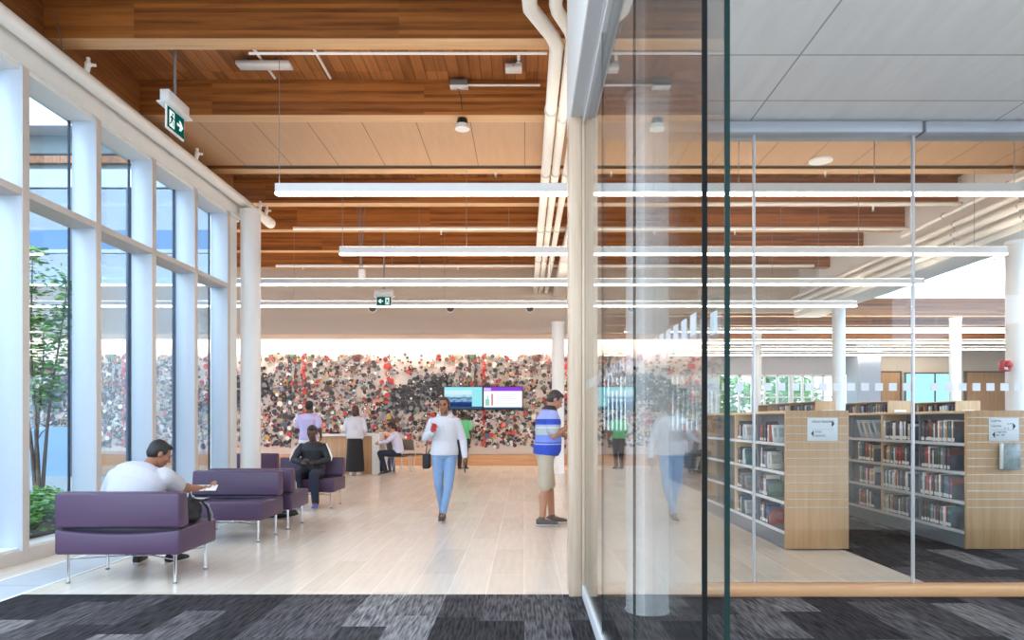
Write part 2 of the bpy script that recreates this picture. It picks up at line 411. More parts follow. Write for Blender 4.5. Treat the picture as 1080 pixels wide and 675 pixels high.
struct('wall_bulkhead', b, WHITE, 'white boxed header above the left windows', 'bulkhead')
sbox('wall_left', (-5.1, -4.785, 11.09, 11.36, 0, 4.70), WHITE, 'narrow white wall end beside the round column', 'wall')
sbox('ceiling_beam_edge', (-5.16, -4.90, -1, 11.5, 5.05, 5.72), BEAMY, 'long timber edge beam running above the left windows', 'beam')

# --- roof: deck, glulam cross beams
struct('ceiling', MB().box(-5.1, 7.8, 3.0, 11.5, 5.70, 5.82).box(-17, 7.8, 11.5, 19.4, 5.70, 5.82), DECK, 'timber plank deck high above the lobby', 'ceiling')
BY = [7.06, 8.80, 10.66, 12.3, 14.0, 15.7, 17.4]
bl = ['nearest thick timber cross beam under the plank deck', 'second timber cross beam, in front of the smooth wood panels', 'third timber cross beam, behind the dark slot',
      'fourth timber cross beam counting back from the nearest', 'fifth timber cross beam counting back from the nearest', 'sixth timber cross beam counting back from the nearest',
      'farthest timber cross beam in front of the beige bulkhead']
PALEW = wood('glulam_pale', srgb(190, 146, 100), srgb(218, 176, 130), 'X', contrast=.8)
for k, y in enumerate(BY):
    b = MB(); x0 = -4.9 if y < 11.5 else -17
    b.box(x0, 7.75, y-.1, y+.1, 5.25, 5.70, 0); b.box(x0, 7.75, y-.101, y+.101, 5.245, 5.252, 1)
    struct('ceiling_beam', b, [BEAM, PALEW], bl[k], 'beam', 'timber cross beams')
for y in (5.3,):
    sbox('ceiling_beam_near', (-4.9, .3, y-.1, y+.1, 5.25, 5.70), BEAM, 'timber cross beam overhead just above the top edge', 'beam', 'timber cross beams')
sbox('ceiling_panels', (-4.9, 7.7, 8.90, 10.42, 5.25, 5.30), PANEL, 'smooth light wood ceiling panels between two timber beams', 'ceiling panel')
sbox('trim_13', (-4.3, 7.4, 10.42, 10.55, 5.262, 5.30), DARK, 'thin dark slot along the edge of the smooth wood panels', 'ceiling slot')

# --- drop bulkhead, soffit and back wall
b = MB(); b.box(-17, 2.2, 19.0, 19.15, 3.78, 5.70)
struct('wall_drop', b, BEIGE, 'beige bulkhead hanging above the collage wall', 'bulkhead')
sbox('ceiling_soffit', (-17, 2.2, 19.15, 20.35, 3.78, 3.86), SOFT, 'low pale ceiling just in front of the collage wall', 'ceiling')
sbox('wall_back', (-17, 2.2, 20.75, 20.95, 0, 5.7), mat('white_back_wall', srgb(222, 206, 194), .6, var=.02), 'white wall behind the button collage', 'wall')
b = MB(); b.box(-17, 2.2, 20.55, 20.75, 0, .32); b.box(-17, 2.2, 20.6, 20.75, .32, .34)
struct('baseboard_back', b, OAKX, 'broad wooden plinth along the foot of the collage wall', 'baseboard')
sbox('wall_return', (2.05, 2.2, 19.0, 20.75, 0, 3.78), WHITE, 'white end of the collage wall', 'wall')
for k, x in enumerate((393, 475, 559, 637)):
    p = W(x, 325, 18.98)
    v = thing('speaker_vent', ['round dark vent below the far exit sign', 'round dark vent in the beige bulkhead above the television', 'round dark vent in the beige bulkhead, rightmost beside the pipes', 'round dark vent of the bulkhead seen only through the glass'][k], 'vent', p, group='round bulkhead vents')
    g = MB(); g.cyl(p+V((0, .0, 0)), p+V((0, -.02, 0)), .13, .13, 20); g.build('vent_ring', WHITE, v)
    g = MB(); g.cyl(p+V((0, -.015, 0)), p+V((0, -.03, 0)), .105, .095, 20); g.build('vent_face', mat('vent_dark', srgb(96, 88, 82), .6), v)
# cove light
t = thing('cove_light', 'bright hidden strip light washing down the collage wall', 'strip light', (-5.4, 20.5, 3.85))
MB().box(-16.9, 2.0, 20.40, 20.52, 3.90, 3.95).build('housing', WHITE, t)
MB().box(-16.9, 2.0, 20.41, 20.51, 3.885, 3.90).build('diffuser', COVE, t)
sbox('ceiling_cove', (-17, 2.2, 20.35, 20.75, 3.96, 4.02), WHITE, 'white top of the light slot above the collage', 'ceiling')

# --- columns
def column(x, y, z1, label, r=.16, base=.0):
    b = MB(); b.cyl((x, y, base), (x, y, z1), r, r, 40)
    b.cyl((x, y, base), (x, y, base+.015), r+.008, r+.008, 40)
    b.cyl((x, y, z1-.05), (x, y, z1), r+.015, r+.015, 40)
    return struct('column', b, WHITEC, label, 'column', 'round white columns')
column(-4.57, 11.4, 4.86, 'round white column at the end of the left windows')
column(.875, 4.86, 3.66, 'round white column standing behind the glass panels', r=.15)
column(.88, 11.3, 5.25, 'white column just behind the limed wooden post')
column(.87, 17.6, 3.9, 'slim far white column in front of the collage beside the standing man')
column(8.15, 11.3, 4.32, 'thick white column with the red fire alarm')
column(8.15, 17.7, 4.32, 'slender white column above the left bookcase sign')
column(8.1, 23.8, 4.4, 'pale far column between the library windows')
column(12.75, 20.2, 4.4, 'far white column before the cyan window')

# --- library end (right, beyond the glass)
sbox('ceiling_girder', (7.75, 8.45, 5.6, 19.6, 4.32, 5.8), WHITE, 'long white girder along the edge of the skylight', 'girder')
sbox('ceiling_library', (2.2, 20, 19.5, 28, 4.85, 5.0), DECK, 'timber plank deck over the far end of the library', 'ceiling')
for k, y in enumerate((20.0, 21.9, 23.8, 25.7)):
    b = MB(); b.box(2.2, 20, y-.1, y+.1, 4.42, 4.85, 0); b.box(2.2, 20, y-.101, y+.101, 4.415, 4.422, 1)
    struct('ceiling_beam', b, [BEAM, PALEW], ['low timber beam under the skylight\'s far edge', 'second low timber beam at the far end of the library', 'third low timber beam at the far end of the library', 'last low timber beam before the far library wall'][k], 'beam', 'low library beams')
sbox('wall_skylight', (8.45, 20, 19.45, 19.55, 4.85, 5.2), WHITE, 'white upstand at the far edge of the skylight', 'wall')
sbox('wall_upstand', (2.2, 7.75, 19.3, 19.45, 4.42, 5.8), BEIGE, 'beige upstand where the library ceiling steps down', 'wall')
GW = mat('library_wall_grey', srgb(178, 178, 184), .7, var=.02)
BW = mat('library_wall_beige', srgb(214, 202, 186), .7, var=.02)
b = MB()
b.box(2.2, 14.1, 28, 28.2, 3.25, 5); b.box(2.2, 14.1, 28, 28.2, 0, .9)
struct('wall_far', b, GW, 'grey far library wall above the windows', 'wall')
sbox('wall_blue', (13.2, 14.1, 27.0, 28.0, 0, 5), mat('pale_blue_wall', srgb(190, 206, 226), .7, var=.02), 'pale blue wall end beside the far windows', 'wall')
sbox('wall_beige', (14.1, 20, 27.6, 28, 0, 5), BW, 'beige far wall with wooden doors', 'wall')
sbox('wall_right', (19.9, 20.1, 5, 28, 0, 7), WHITE, 'white side wall of the library far to the right', 'wall')
sbox('wall_divider', (2.05, 2.2, 20.75, 28, 0, 5.7), WHITE, 'white wall behind the collage end', 'wall')
WINF = mat('white_window_frame', srgb(232, 234, 236), .4, var=.02)
for k, (x0, x1) in enumerate(((2.3, 4.9), (5.0, 7.9), (8.3, 10.9), (11.0, 13.1))):
    w = thing('window_%d' % (10+k), ['slatted far library window beside the glass panel edge', 'slatted far library window left of the pale far column', 'far library window with greenery behind', 'far library window beside the pale blue wall'][k], 'window', ((x0+x1)/2, 28.1, .9), kind='structure', group='far library windows')
    g = MB(); n = 5 if k > 1 else 15
    for j in range(n+1):
        x = x0 + (x1-x0)*j/n; g.box(x-.04, x+.04, 27.98 - (.25 if k < 2 else 0), 28.1, .9, 3.25)
    g.box(x0, x1, 27.98, 28.1, .9, .98); g.box(x0, x1, 27.98, 28.1, 3.17, 3.25); g.box(x0, x1, 27.99, 28.09, 2.3, 2.36)
    g.build('frame', WINF, w)
    MB().box(x0, x1, 28.10, 28.11, .9, 3.25).build('pane', GLW, w)
# doors and the cyan screen window in the beige wall
def far(px, y): return (px - VX)/F*y
def door(n, a, b_, label):
    y = 27.5; x0, x1 = far(a, y), far(b_, y)
    d = thing('door_%d' % n, label, 'door', ((x0+x1)/2, y, 0), kind='structure')
    MB().rbox(x0+.06, x1-.06, y, y+.08, 0, 3.3, .01, 1).build('door_leaf', OAK, d)
    g = MB(); g.box(x0, x0+.06, y-.02, y+.1, 0, 3.36); g.box(x1-.06, x1, y-.02, y+.1, 0, 3.36); g.box(x0, x1, y-.02, y+.1, 3.3, 3.36)
    g.build('door_frame', mat('door_frame_dark', srgb(120, 96, 74), .5), d)
    MB().tube([(x1-.2, y-.05, .95), (x1-.2, y-.05, 1.25)], .015).build('door_handle', STEEL, d)
door(1, 926, 951, 'tall wooden door between the pale blue wall and the cyan window')
door(2, 1018, 1064, 'wide wooden door leaf left of the fire alarm column')
y = 27.55; x0, x1 = far(954, y), far(1006, y)
w = thing('window_14', 'wide cyan-lit window in the beige far wall', 'window', ((x0+x1)/2, y, .6), kind='structure')
MB().box(x0, x1, y, y+.04, .6, 3.25).build('pane', emis('cyan_room_light', srgb(150, 214, 226), .9), w)
g = MB()
for x in (x0, (x0+x1)/2+.2, x1-.05): g.box(x, x+.05, y-.04, y+.05, .6, 3.25)
g.box(x0, x1, y-.04, y+.05, .55, .6); g.box(x0, x1, y-.04, y+.05, 3.25, 3.31); g.build('frame', mat('window_frame_brown', srgb(110, 96, 84), .5), w)
# skylight glazing
w = thing('window_15', 'large bright skylight over the right side of the library', 'skylight', (14, 12.5, 7), kind='structure')
MB().box(8.45, 20, 5.6, 23.5, 7.0, 7.012).build('pane', GLW, w)
MB().box(8.45, 20, 23.48, 23.5, 5.0, 7.0).build('pane', GLW, w)
g = MB()
for x in (8.45, 12.3, 16.1, 19.9): g.box(x, x+.08, 5.6, 23.5, 6.9, 7.0)
for yy in (5.6, 10, 14.5, 19.4, 23.42): g.box(8.45, 20, yy, yy+.08, 6.9, 7.0)
g.build('frame', WHITE, w)

# --- right room: soffit, fascia, timber post, glass front
sbox('ceiling_right', (.56, 10, -2, 5.62, 3.68, 3.74), GREYC, 'low grey panelled ceiling of the glazed room', 'ceiling')
b = MB(); b.box(.352, .45, -1.5, 5.62, 3.68, 5.7, 0)
struct('wall_fascia', b, WHITE, 'white fascia above the sliding glass panels', 'fascia')
b = MB(); b.box(.36, .44, -1.5, 5.25, 3.675, 3.685, 0); b.box(.445, .56, -1.5, 5.3, 3.70, 3.72, 1); b.box(.452, .478, -1.5, 5.22, 3.62, 3.70, 2); b.box(.50, .515, -1.5, 5.25, 3.64, 3.70, 0); b.box(.545, .565, -1.5, 5.3, 3.6, 3.70, 2)
struct('trim_14', b, [mat('track_grey', srgb(190, 190, 194), .4, var=.02), mat('track_shadow', srgb(120, 120, 124), .5), WMETAL], 'grey and white overhead track of the sliding glass panels', 'sliding track')
sbox('wall_over_glass', (.45, 10, 5.5, 5.62, 3.74, 5.7), WHITE, 'white wall above the glass front', 'wall')
b = MB(); b.rbox(.345, .44, 5.22, 5.48, .004, 3.68, .004, 1); b.rbox(.442, .53, 5.225, 5.48, .004, 3.68, .004, 1)
struct('column_timber', b, POSTW, 'square limed oak post at the end of the sliding panels', 'post')
b = MB(); b.rbox(.44, .478, -1.5, 5.22, .004, .1, .006, 2)
struct('trim_15', b, WMETAL, 'white floor rail of the sliding glass panels', 'floor rail')
b = MB(); b.rbox(.53, 10, 5.22, 5.34, .004, .088, .004, 1)
struct('trim_16', b, OAKX, 'pale wooden bottom rail of the glass front', 'bottom rail')
HD = mat('header_blue_grey', srgb(168, 172, 182), .4, .1, var=.02)
b = MB(); b.rbox(.53, 3.07, 5.26, 5.44, 3.575, 3.665, .006, 1); b.rbox(3.10, 10, 5.26, 5.44, 3.575, 3.665, .006, 1); b.box(.53, 10, 5.3, 5.44, 3.66, 3.69, 1); b.box(3.05, 3.12, 5.28, 5.42, 3.59, 3.66, 1)
struct('trim_17', b, [HD, mat('header_shadow', srgb(112, 112, 116), .6)], 'blue-grey blind box along the top of the glass front', 'blind box')
xs = [.53, 1.79, 3.03, 4.27, 5.51, 6.75, 8.0]
pl = ['glass front panel behind the sliding panels and the round column', 'glass front panel in front of the left bookcase', 'glass front panel in front of the right-hand bookcase']
for k in range(5):
    x0, x1 = xs[k], xs[k+1]
    w = thing('window_%d' % (20+k), pl[k] if k < 3 else 'glass front panel, %s beyond the right-hand bookcase' % ORD[k-3], 'glass panel', ((x0+x1)/2, 5.35, .094), kind='structure')
    MB().box(x0+.012, x1-.012, 5.318, 5.330, .088, 3.58).build('pane', GL, w)
    if k: MB().rbox(x0-.0085, x0+.0085, 5.308, 5.34, .088, 3.58, .003, 1).build('joint_strip', mat('silver_joint', srgb(212, 214, 220), .3, .3, var=.02), w)
    x = .56
    while x < x1 - .05:
        if x >= x0 + .03: MB().box(x, x+.06, 5.311, 5.318, 1.585, 1.645).build('frosted_square', FROST, w)
        x += .1085

# sliding glass panels between the two rooms
def slide(x, y0, y1, label, edge):
    w = thing('sliding_glass_panel', label, 'glass panel', (x, (y0+y1)/2, .1), group='sliding glass panels')
    MB().box(x-.006, x+.006, y0+.003, y1, .1, 3.66).build('pane', GL, w)
    MB().box(x-.0062, x+.0062, y0, y0+(.008 if y0 < 2 else .003), .1, 3.66).build('edge', edge, w)
    yy = y0 + .12
    while yy < y1 - .08:
        MB().box(x+.006, x+.009, yy, yy+.06, 1.585, 1.645).build('frosted_square', FROST, w); yy += .1085
    return w
slide(.459, 3.99, 5.21, 'sliding glass panel nearest the limed oak post', GLEDGE)
slide(.459, 2.84, 3.98, 'middle sliding glass panel crossing the round white column', GLEDGE)
slide(.459, 1.735, 2.83, 'sliding glass panel ending in a black edge', BLEDGE)
slide(.506, 1.70, 2.83, 'outermost sliding glass panel with a dark green edge', GLEDGE)

sbox('wall_rear_added', (-6, 12.2, -12.2, -12, 0, 6), mat('rear_wall_added', srgb(196, 190, 182), .8, var=.03), 'unseen plain wall added far behind the viewpoint to block sky reflections', 'wall')  # added out of view: keeps sky out of the glass and bounces light
b = MB(); b.box(12, 12.2, -12, -5, 0, 3.74); b.box(12, 12.2, -5, 5.3, 0, .8)
struct('wall_side_added', b, mat('side_wall_added_grey', srgb(150, 144, 140), .8, var=.03), 'unseen grey side wall added to block reflections and admit daylight', 'wall')  # added out of view: low part lets daylight in, high part blocks reflections
# =================================================================== COURTYARD beyond the left windows
sbox('ground_courtyard', (-19, -5.12, -4, 11.3, -.2, .16), mat('mulch', srgb(92, 74, 62), .95, var=.35, scale=9, bump=.6), 'brown mulch bed of the courtyard outside the windows', 'ground')
# glazed lobby wing closing the courtyard
w = thing('window_30', 'glazed courtyard front of the lobby wing behind the tree', 'glazed front', (-9, 11.45, 0), kind='structure')
MB().box(-17, -5.12, 11.44, 11.452, .4, 3.62).build('pane', GLW, w)
MB().box(-17, -5.12, 11.44, 11.452, 3.62, 5.3).build('pane', glass('blue_mirror_glass', (.42, .60, .76, 1), .02, .20), w)
g = MB()
for x in (-15.5, -14, -12.6, -10.9, -9.0, -7.55, -6.62, -5.85): g.box(x-.035, x+.035, 11.40, 11.5, .2, 5.3)
g.build('mullions', mat('slate_mullion', srgb(84, 98, 122), .5), w)
g = MB(); g.box(-17, -5.12, 11.38, 11.5, 0, .42); g.box(-17, -5.12, 11.39, 11.5, 5.25, 5.55)
g.box(-17, -5.12, 11.41, 11.49, 4.16, 4.22)
g.build('frame', mat('pale_grey_frame', srgb(176, 182, 188), .5, var=.03), w)
MB().box(-17, -7.5, 11.43, 11.46, .42, 1.25).build('spandrel', mat('pale_blue_spandrel', srgb(140, 172, 196), .3, var=.02), w)
MB().box(-17, -5.12, 11.43, 11.46, 4.22, 4.55).build('spandrel', mat('sky_blue_spandrel', srgb(84, 120, 164), .2, var=.04), w)
b = MB(); b.box(-17, -5.16, 11.6, 11.9, 5.55, 6.2); b.box(-17, -5.16, 11.55, 11.6, 5.85, 5.88, 1); b.box(-7.4, -7.37, 11.55, 11.6, 5.55, 6.2, 1)
struct('wall_attic', b, [mat('grey_green_cladding', srgb(112, 122, 124), .5, var=.03), DARK], 'grey cladding band above the glazed lobby wing', 'wall')
b = MB(); b.box(-17, -5.16, 11.2, 14, 6.2, 6.3)
b.add([V((-17, 11.2, 6.3)), V((-5.2, 11.2, 6.3)), V((-5.2, 14, 6.3)), V((-17, 14, 6.3)), V((-17, 13.9, 9.3)), V((-5.2, 13.9, 7.2)), V((-5.2, 14, 7.2)), V((-17, 14, 9.3))], [(0, 1, 5, 4), (1, 2, 6, 5), (2, 3, 7, 6), (3, 0, 4, 7), (4, 5, 6, 7)])
struct('roof_wing', b, mat('white_roof_membrane', srgb(214, 218, 222), .5, var=.02), 'white sloping roof of the lobby wing outside', 'roof')
b = MB(); b.box(-19, -17, -4, 14, 0, 4.5)
struct('wall_courtyard', b, mat('courtyard_render', srgb(196, 206, 214), .6, var=.03), 'pale rendered wall across the courtyard', 'wall')
# tree
LEAF = mat('leaf_green', srgb(122, 170, 74), .5, var=.35, scale=5)
LEAFD = mat('leaf_deep_green', srgb(80, 134, 66), .5, var=.35, scale=5)
BARK = mat('bark', srgb(104, 86, 74), .9, var=.3, scale=30, bump=.5)
rnd = random.Random(3)
t = thing('tree', 'slim many-stemmed young tree in the courtyard bed outside the first window', 'tree', (-6.42, 9.0, .16))
tr = MB(); tips = []
for k, (dx, dy, h) in enumerate(((-.30, .1, 2.9), (.02, -.1, 3.3), (.20, .12, 3.0), (-.12, .2, 2.5))):
    pts = []; n = 9
    for i in range(n):
        s = i/(n-1)
        pts.append(V((-6.42 + dx*s**.8*1.2 + .03*math.sin(6*s+k), 9.0 + dy*s*1.5, .14 + h*s)))
    tr.tube(pts, [.028*(1-.8*i/(n-1)) for i in range(n)], 8); 
    for i in range(3, n):
        for q in range(2):
            a = rnd.uniform(0, 2*PI); ln = rnd.uniform(.15, .4)*(1.2 - i/(n*1.4))
            e = pts[i] + V((math.cos(a)*ln, math.sin(a)*ln, ln*.5)); tr.tube([pts[i], (pts[i]+e)/2 + V((0, 0, .03)), e], [.01, .007, .004], 5); tips += [e, (pts[i]+e)/2]
tr.build('trunk', BARK, t)
lf = MB()
for p in tips:
    if p.z < 1.6: continue
    for q in range(26):
        c = p + V((rnd.gauss(0, .11), rnd.gauss(0, .11), rnd.gauss(0, .09)))
        R = Matrix.Rotation(rnd.uniform(0, 6.3), 3, 'Z') @ Matrix.Rotation(rnd.gauss(0, .6), 3, 'X')
        s = rnd.uniform(.035, .06)
        lf.add([c + R @ V(v)*s for v in ((-1, 0, 0), (0, -.5, .12), (1.1, 0, -.1), (0, .5, .12))], [(0, 1, 2, 3)], rnd.randrange(2))
lf.build('foliage', [LEAF, LEAFD], t)
spots = [(-5.36, 7.45), (-5.64, 7.95), (-5.95, 8.4), (-6.2, 8.75), (-5.32, 7.05), (-6.4, 8.2), (-5.5, 8.4)]
for k, (x, y) in enumerate(spots):
    t = thing('ground_shrub', ['low leafy green shrub against the near window glass', 'low shrub in the middle of the mulch bed', 'low shrub below the tree nearest the glass', 'low shrub at the foot of the slim tree', 'low shrub at the near end of the bed', 'low shrub at the far left of the bed', 'low shrub just behind the near sofa window'][k], 'shrub', (x, y, .16), group='shrubs in the mulch bed')
    st = MB(); lf = MB()
    for q in range(22):
        a = rnd.uniform(0, 2*PI); r = rnd.uniform(.05, .24); e = V((x + math.cos(a)*r, y + math.sin(a)*r, .16 + rnd.uniform(.12, .30)))
        st.tube([(x, y, .15), e], [.006, .003], 5)
        for u in range(20):
            c = e + V((rnd.gauss(0, .05), rnd.gauss(0, .05), rnd.gauss(-.03, .05)))
            R = Matrix.Rotation(rnd.uniform(0, 6.3), 3, 'Z') @ Matrix.Rotation(rnd.gauss(0, .7), 3, 'X'); s = rnd.uniform(.025, .05)
            lf.add([c + R @ V(v)*s for v in ((-1, 0, 0), (0, -.55, .15), (1.1, 0, 0), (0, .55, .15))], [(0, 1, 2, 3)], rnd.randrange(2))
    st.build('stem', BARK, t); lf.build('foliage', [LEAF, LEAFD], t)
# greenery and ground beyond the far library windows
sbox('ground_far', (-30, 45, 28.3, 70, -.3, -.02), mat('far_lawn', srgb(150, 176, 120), .9, var=.2, scale=1), 'pale green lawn outside the far library windows', 'lawn')
for k, (x, y) in enumerate(((8.9, 34), (10.6, 36), (12.2, 33.5), (14.6, 37))):
    t = thing('far_tree', 'round leafy tree outside the %s' % ['far library window right of the pale far column', 'far library window behind the slender column', 'far library window left of the blue wall', 'far window by the pale blue wall'][k], 'tree', (x, y, 0), group='trees outside the far windows')
    MB().tube([(x, y, -.05), (x+.05, y, 1.6), (x, y+.05, 2.6)], [.14, .1, .05], 8).build('trunk', BARK, t)
    lf = MB()
    for q in range(900):
        d = V((rnd.gauss(0, 1), rnd.gauss(0, 1), rnd.gauss(0, 1))).normalized()*rnd.uniform(.6, 1)
        c = V((x, y, 2.6)) + V((d.x*1.5, d.y*1.5, d.z*1.3)); R = Matrix.Rotation(rnd.uniform(0, 6.3), 3, 'Z') @ Matrix.Rotation(rnd.gauss(0, .8), 3, 'X'); s = rnd.uniform(.12, .22)
        lf.add([c + R @ V(v)*s for v in ((-1, 0, 0), (0, -.55, .15), (1.1, 0, 0), (0, .55, .15))], [(0, 1, 2, 3)], rnd.randrange(2))
    lf.build('foliage', [LEAF, LEAFD], t)
# =================================================================== THINGS ON WALLS AND CEILING
# --- collage of buttons and rings
cols = [(srgb(66, 64, 68), 22), (srgb(34, 34, 38), 11), (srgb(140, 136, 134), 16), (srgb(104, 76, 62), 11), (srgb(96, 44, 46), 8), (srgb(204, 70, 62), 8),
        (srgb(188, 160, 128), 9), (srgb(244, 236, 228), 16), (srgb(206, 160, 78), 5), (srgb(98, 128, 92), 3), (srgb(222, 150, 126), 5), (srgb(92, 104, 132), 4)]
CM = [mat('collage_tone_%d' % i, c, .6, var=.1) for i, (c, w) in enumerate(cols)]
CW = [w for c, w in cols]
PER = 5.46; U0 = -7.13
rnd = random.Random(11)
def disc(mb, x, z, r, y, d, mi, n=12, sx=1):
    mb.prism([(math.cos(2*PI*k/n)*r*sx, math.sin(2*PI*k/n)*r) for k in range(n)], d, face_front(x, y, z), mi)
tile = []
def put(u, z, r, kind=None, mi=None):
    mi = rnd.choices(range(len(CM)), CW)[0] if mi is None else mi
    tile.append((u, z, r, mi, rnd.random(), rnd.choices(range(len(CM)), CW)[0]))
def dark(u, z):   # the dark tree-like smear
    cx = 2.95 + (z - 1.7)*1.15
    return 1.62 < z < 2.78 and abs(u - cx - .35) < .95 - abs(z-2.15)*.75
for q in range(3000):
    u, z = rnd.uniform(0, PER), rnd.uniform(.56, 3.38)
    dens = .85
    if z > 2.45 and 2.6 < u < 4.9: dens = .22
    elif z > 2.6: dens = .55
    if z < .75: dens *= .6
    if rnd.random() > dens: continue
    if dark(u, z): continue
    r = rnd.choice((.02, .028, .035, .04, .045, .055, .065))*rnd.uniform(.85, 1.2)
    if z < 2.4 and rnd.random() < .15: r *= 1.4
    put(u, z, r)
for q in range(1000):
    u, z = rnd.uniform(2.4, 5.4), rnd.uniform(1.6, 2.8)
    if dark(u, z): put(u, z, rnd.uniform(.035, .075), mi=rnd.choice((0, 0, 1, 0, 2)))
z = .6
while z < 3.36:      # hanging chains and the red ribbon
    put(.02*math.sin(z*9), z, .045, mi=rnd.choice((0, 1, 0, 2)))
    put(.42 + .03*math.sin(z*17), z, .038, mi=5); put(.46 + .03*math.sin(z*17+1), z+.03, .038, mi=5)
    if z > 2.2:
        put(.19 + .02*math.sin(z*11), z, .04, mi=rnd.choice((4, 3, 0))); put(3.02 + rnd.gauss(0, .02), z, .05, mi=rnd.choice((5, 5, 2, 7)))
    z += .055
for q in range(7): put(3.0 + rnd.gauss(0, .05), 1.9 + q*.22, .085, mi=5)
for q in range(14): put(.9 + q*.12 + rnd.gauss(0, .02), 3.15 + .12*math.sin(q), .06, mi=rnd.choice((0, 2, 5)))
mb = MB(); ntile = 0
for rep in range(-2, 3):
    for (u, z, r, mi, a, m2) in tile:
        x = U0 + rep*PER + u
        if not -16.5 < x < 1.95: continue
        y = 20.745 - a*.03; k = 10 if r < .06 else 12
        disc(mb, x, z, r, y, .02, mi, k)
        if a < .62: disc(mb, x, z, r*.55, y-.02, .006, m2 if mi not in (0, 1) else rnd.choice((2, 7, 0, 3, 6)), 8)
        if .2 < a < .45: disc(mb, x, z, r*.25, y-.026, .004, 1, 6)
tag(mb.build('button_collage', CM), 'huge collage of coloured buttons, rings and dark shapes covering the back wall', 'artwork')

# --- two television screens
def tv(px0, px1, name_label, regions, mats):
    y = 20.58; a, b_ = W(px0, 432.2, y), W(px1, 407.6, y)
    t = thing('television', name_label, 'television', ((a.x+b_.x)/2, y, a.z), group='paired wall televisions')
    MB().rbox(a.x, b_.x, y-.05, y+.05, a.z, b_.z, .008, 1).build('housing', BLACK, t)
    g = MB(); w_, h_ = b_.x-a.x, b_.z-a.z
    for (x0, x1, z0, z1, mi, lift) in regions:
        g.box(a.x+w_*x0, a.x+w_*x1, y-.052-lift*.001, y-.05, a.z+h_*z0, a.z+h_*z1, mi)
    scr = g.build('screen', mats, t)
    MB().box(a.x+.4*w_, a.x+.6*w_, y+.05, y+.10, a.z+.3*h_, a.z+.7*h_).build('bracket', STEEL, t)
    return scr, a, w_, h_
E = lambda n, r, g, b_, s=.55: emis('screen_' + n, srgb(r, g, b_), s)
# photo of a shore on the left screen: sky to water, one procedural picture
def shore():
    m, nt, out = newmat('screen_photo'); e = N(nt, 'ShaderNodeEmission', Strength=.55)
    tc = N(nt, 'ShaderNodeTexCoord'); sp = N(nt, 'ShaderNodeSeparateXYZ'); L(nt, tc, 'Generated', sp, 'Vector')
    mp = N(nt, 'ShaderNodeMapping'); mp.inputs['Scale'].default_value = (5, 1, 9); L(nt, tc, 'Generated', mp, 'Vector')
    no = N(nt, 'ShaderNodeTexNoise', Scale=1.0, Detail=5.0); L(nt, mp, 'Vector', no, 'Vector')
    ad = N(nt, 'ShaderNodeMath', operation='MULTIPLY_ADD'); ad.inputs[1].default_value = .45; L(nt, no, 'Fac', ad, 0); L(nt, sp, 'Z', ad, 2)
    cr = N(nt, 'ShaderNodeValToRGB'); L(nt, ad, 'Value', cr, 'Fac'); k = cr.color_ramp.elements
    k[0].position = .2; k[0].color = srgb(24, 42, 92); k[1].position = 1.1; k[1].color = srgb(200, 236, 244)
    for p, c in ((.5, (40, 70, 128)), (.62, (150, 190, 220)), (.72, (60, 90, 140)), (.85, (170, 216, 234))): q = k.new(p); q.color = srgb(*c)
    L(nt, cr, 'Color', e, 'Color'); L(nt, e, 'Emission', out, 'Surface'); return m
sh = shore()
t, a, w_, h_ = tv(468, 509.5, 'left wall television showing a blue shore picture on cyan', [(.02, .98, .03, .97, 0, 0), (.02, .98, .03, .14, 1, 1)], [E('cyan', 150, 226, 236), E('bar', 60, 84, 110)])
MB().box(a.x+.03*w_, a.x+.72*w_, 20.525, 20.528, a.z+.14*h_, a.z+.84*h_).build('screen_picture', sh, t)
t, a, w_, h_ = tv(509.5, 551.5, 'right wall television with a purple banner over a white page', [(.02, .98, .03, .97, 0, 0), (.02, .98, .03, .11, 1, 1), (.02, .98, .80, .97, 2, 1), (.02, .2, .82, .93, 3, 2), (.06, .16, .18, .45, 4, 1), (.21, .25, .18, .68, 5, 1), (.1, .13, .45, .6, 4, 1)] + [(.33, .85 - .1*(q % 2), .28 + q*.09, .30 + q*.09, 6, 1) for q in range(5)],
              [E('white', 248, 248, 250), E('bar', 60, 84, 110), E('purple', 142, 72, 214), E('lilac', 214, 190, 240), E('mint', 150, 210, 190), E('rose', 206, 120, 130), E('line', 214, 220, 226)])

# --- linear pendant lights
def pendant(y, x0, x1, label, hang, top=5.70, z=3.93):
    t = thing('linear_pendant_light', label, 'pendant light', ((x0+x1)/2, y, z), group='linear pendant lights')
    b = MB(); b.box(x0, x1, y-.04, y+.04, z+.025, z+.125); b.box(x0, x0+.004, y-.04, y+.04, z, z+.125); b.box(x1-.004, x1, y-.04, y+.04, z, z+.125)
    hs = b.build('housing', WMETAL, t)
    MB().rbox(x0+.004, x1-.004, y-.036, y+.036, z, z+.025, .006, 2).build('diffuser', LAMP, hs)
    MB().box(x0+.01, x1-.01, y-.03, y+.03, z+.125, z+.128).build('added_uplight', UPGLOW, hs)  # upward glow added on top of the bar to light the timber ceiling
    for x in hang:
        MB().cyl((x, y, z+.12), (x, y, top), .004, n=6).build('suspension_cable', STEEL, t)
    return t
pendant(7.8, -2.84, 7.3, 'nearest long linear pendant light, its left end under a ceiling box', (-2.80, .9, 2.45, 4.0, 5.6))
pendant(10.62, -2.87, 7.5, 'second long linear pendant light counting from the nearest', (-2.83, -.9, 1.2, 3.2, 5.2, 7.0), 5.25)
pendant(13.0, -16, 7.6, 'third long linear pendant light, running behind the round column', (-8, -5.5, -2.0, .5, 3.1, 5.6))
pendant(15.42, -16, 7.5, 'fourth and farthest lobby pendant light, before the far exit sign', (-8, -5.2, -1.8, .6, 3.1, 5.6))
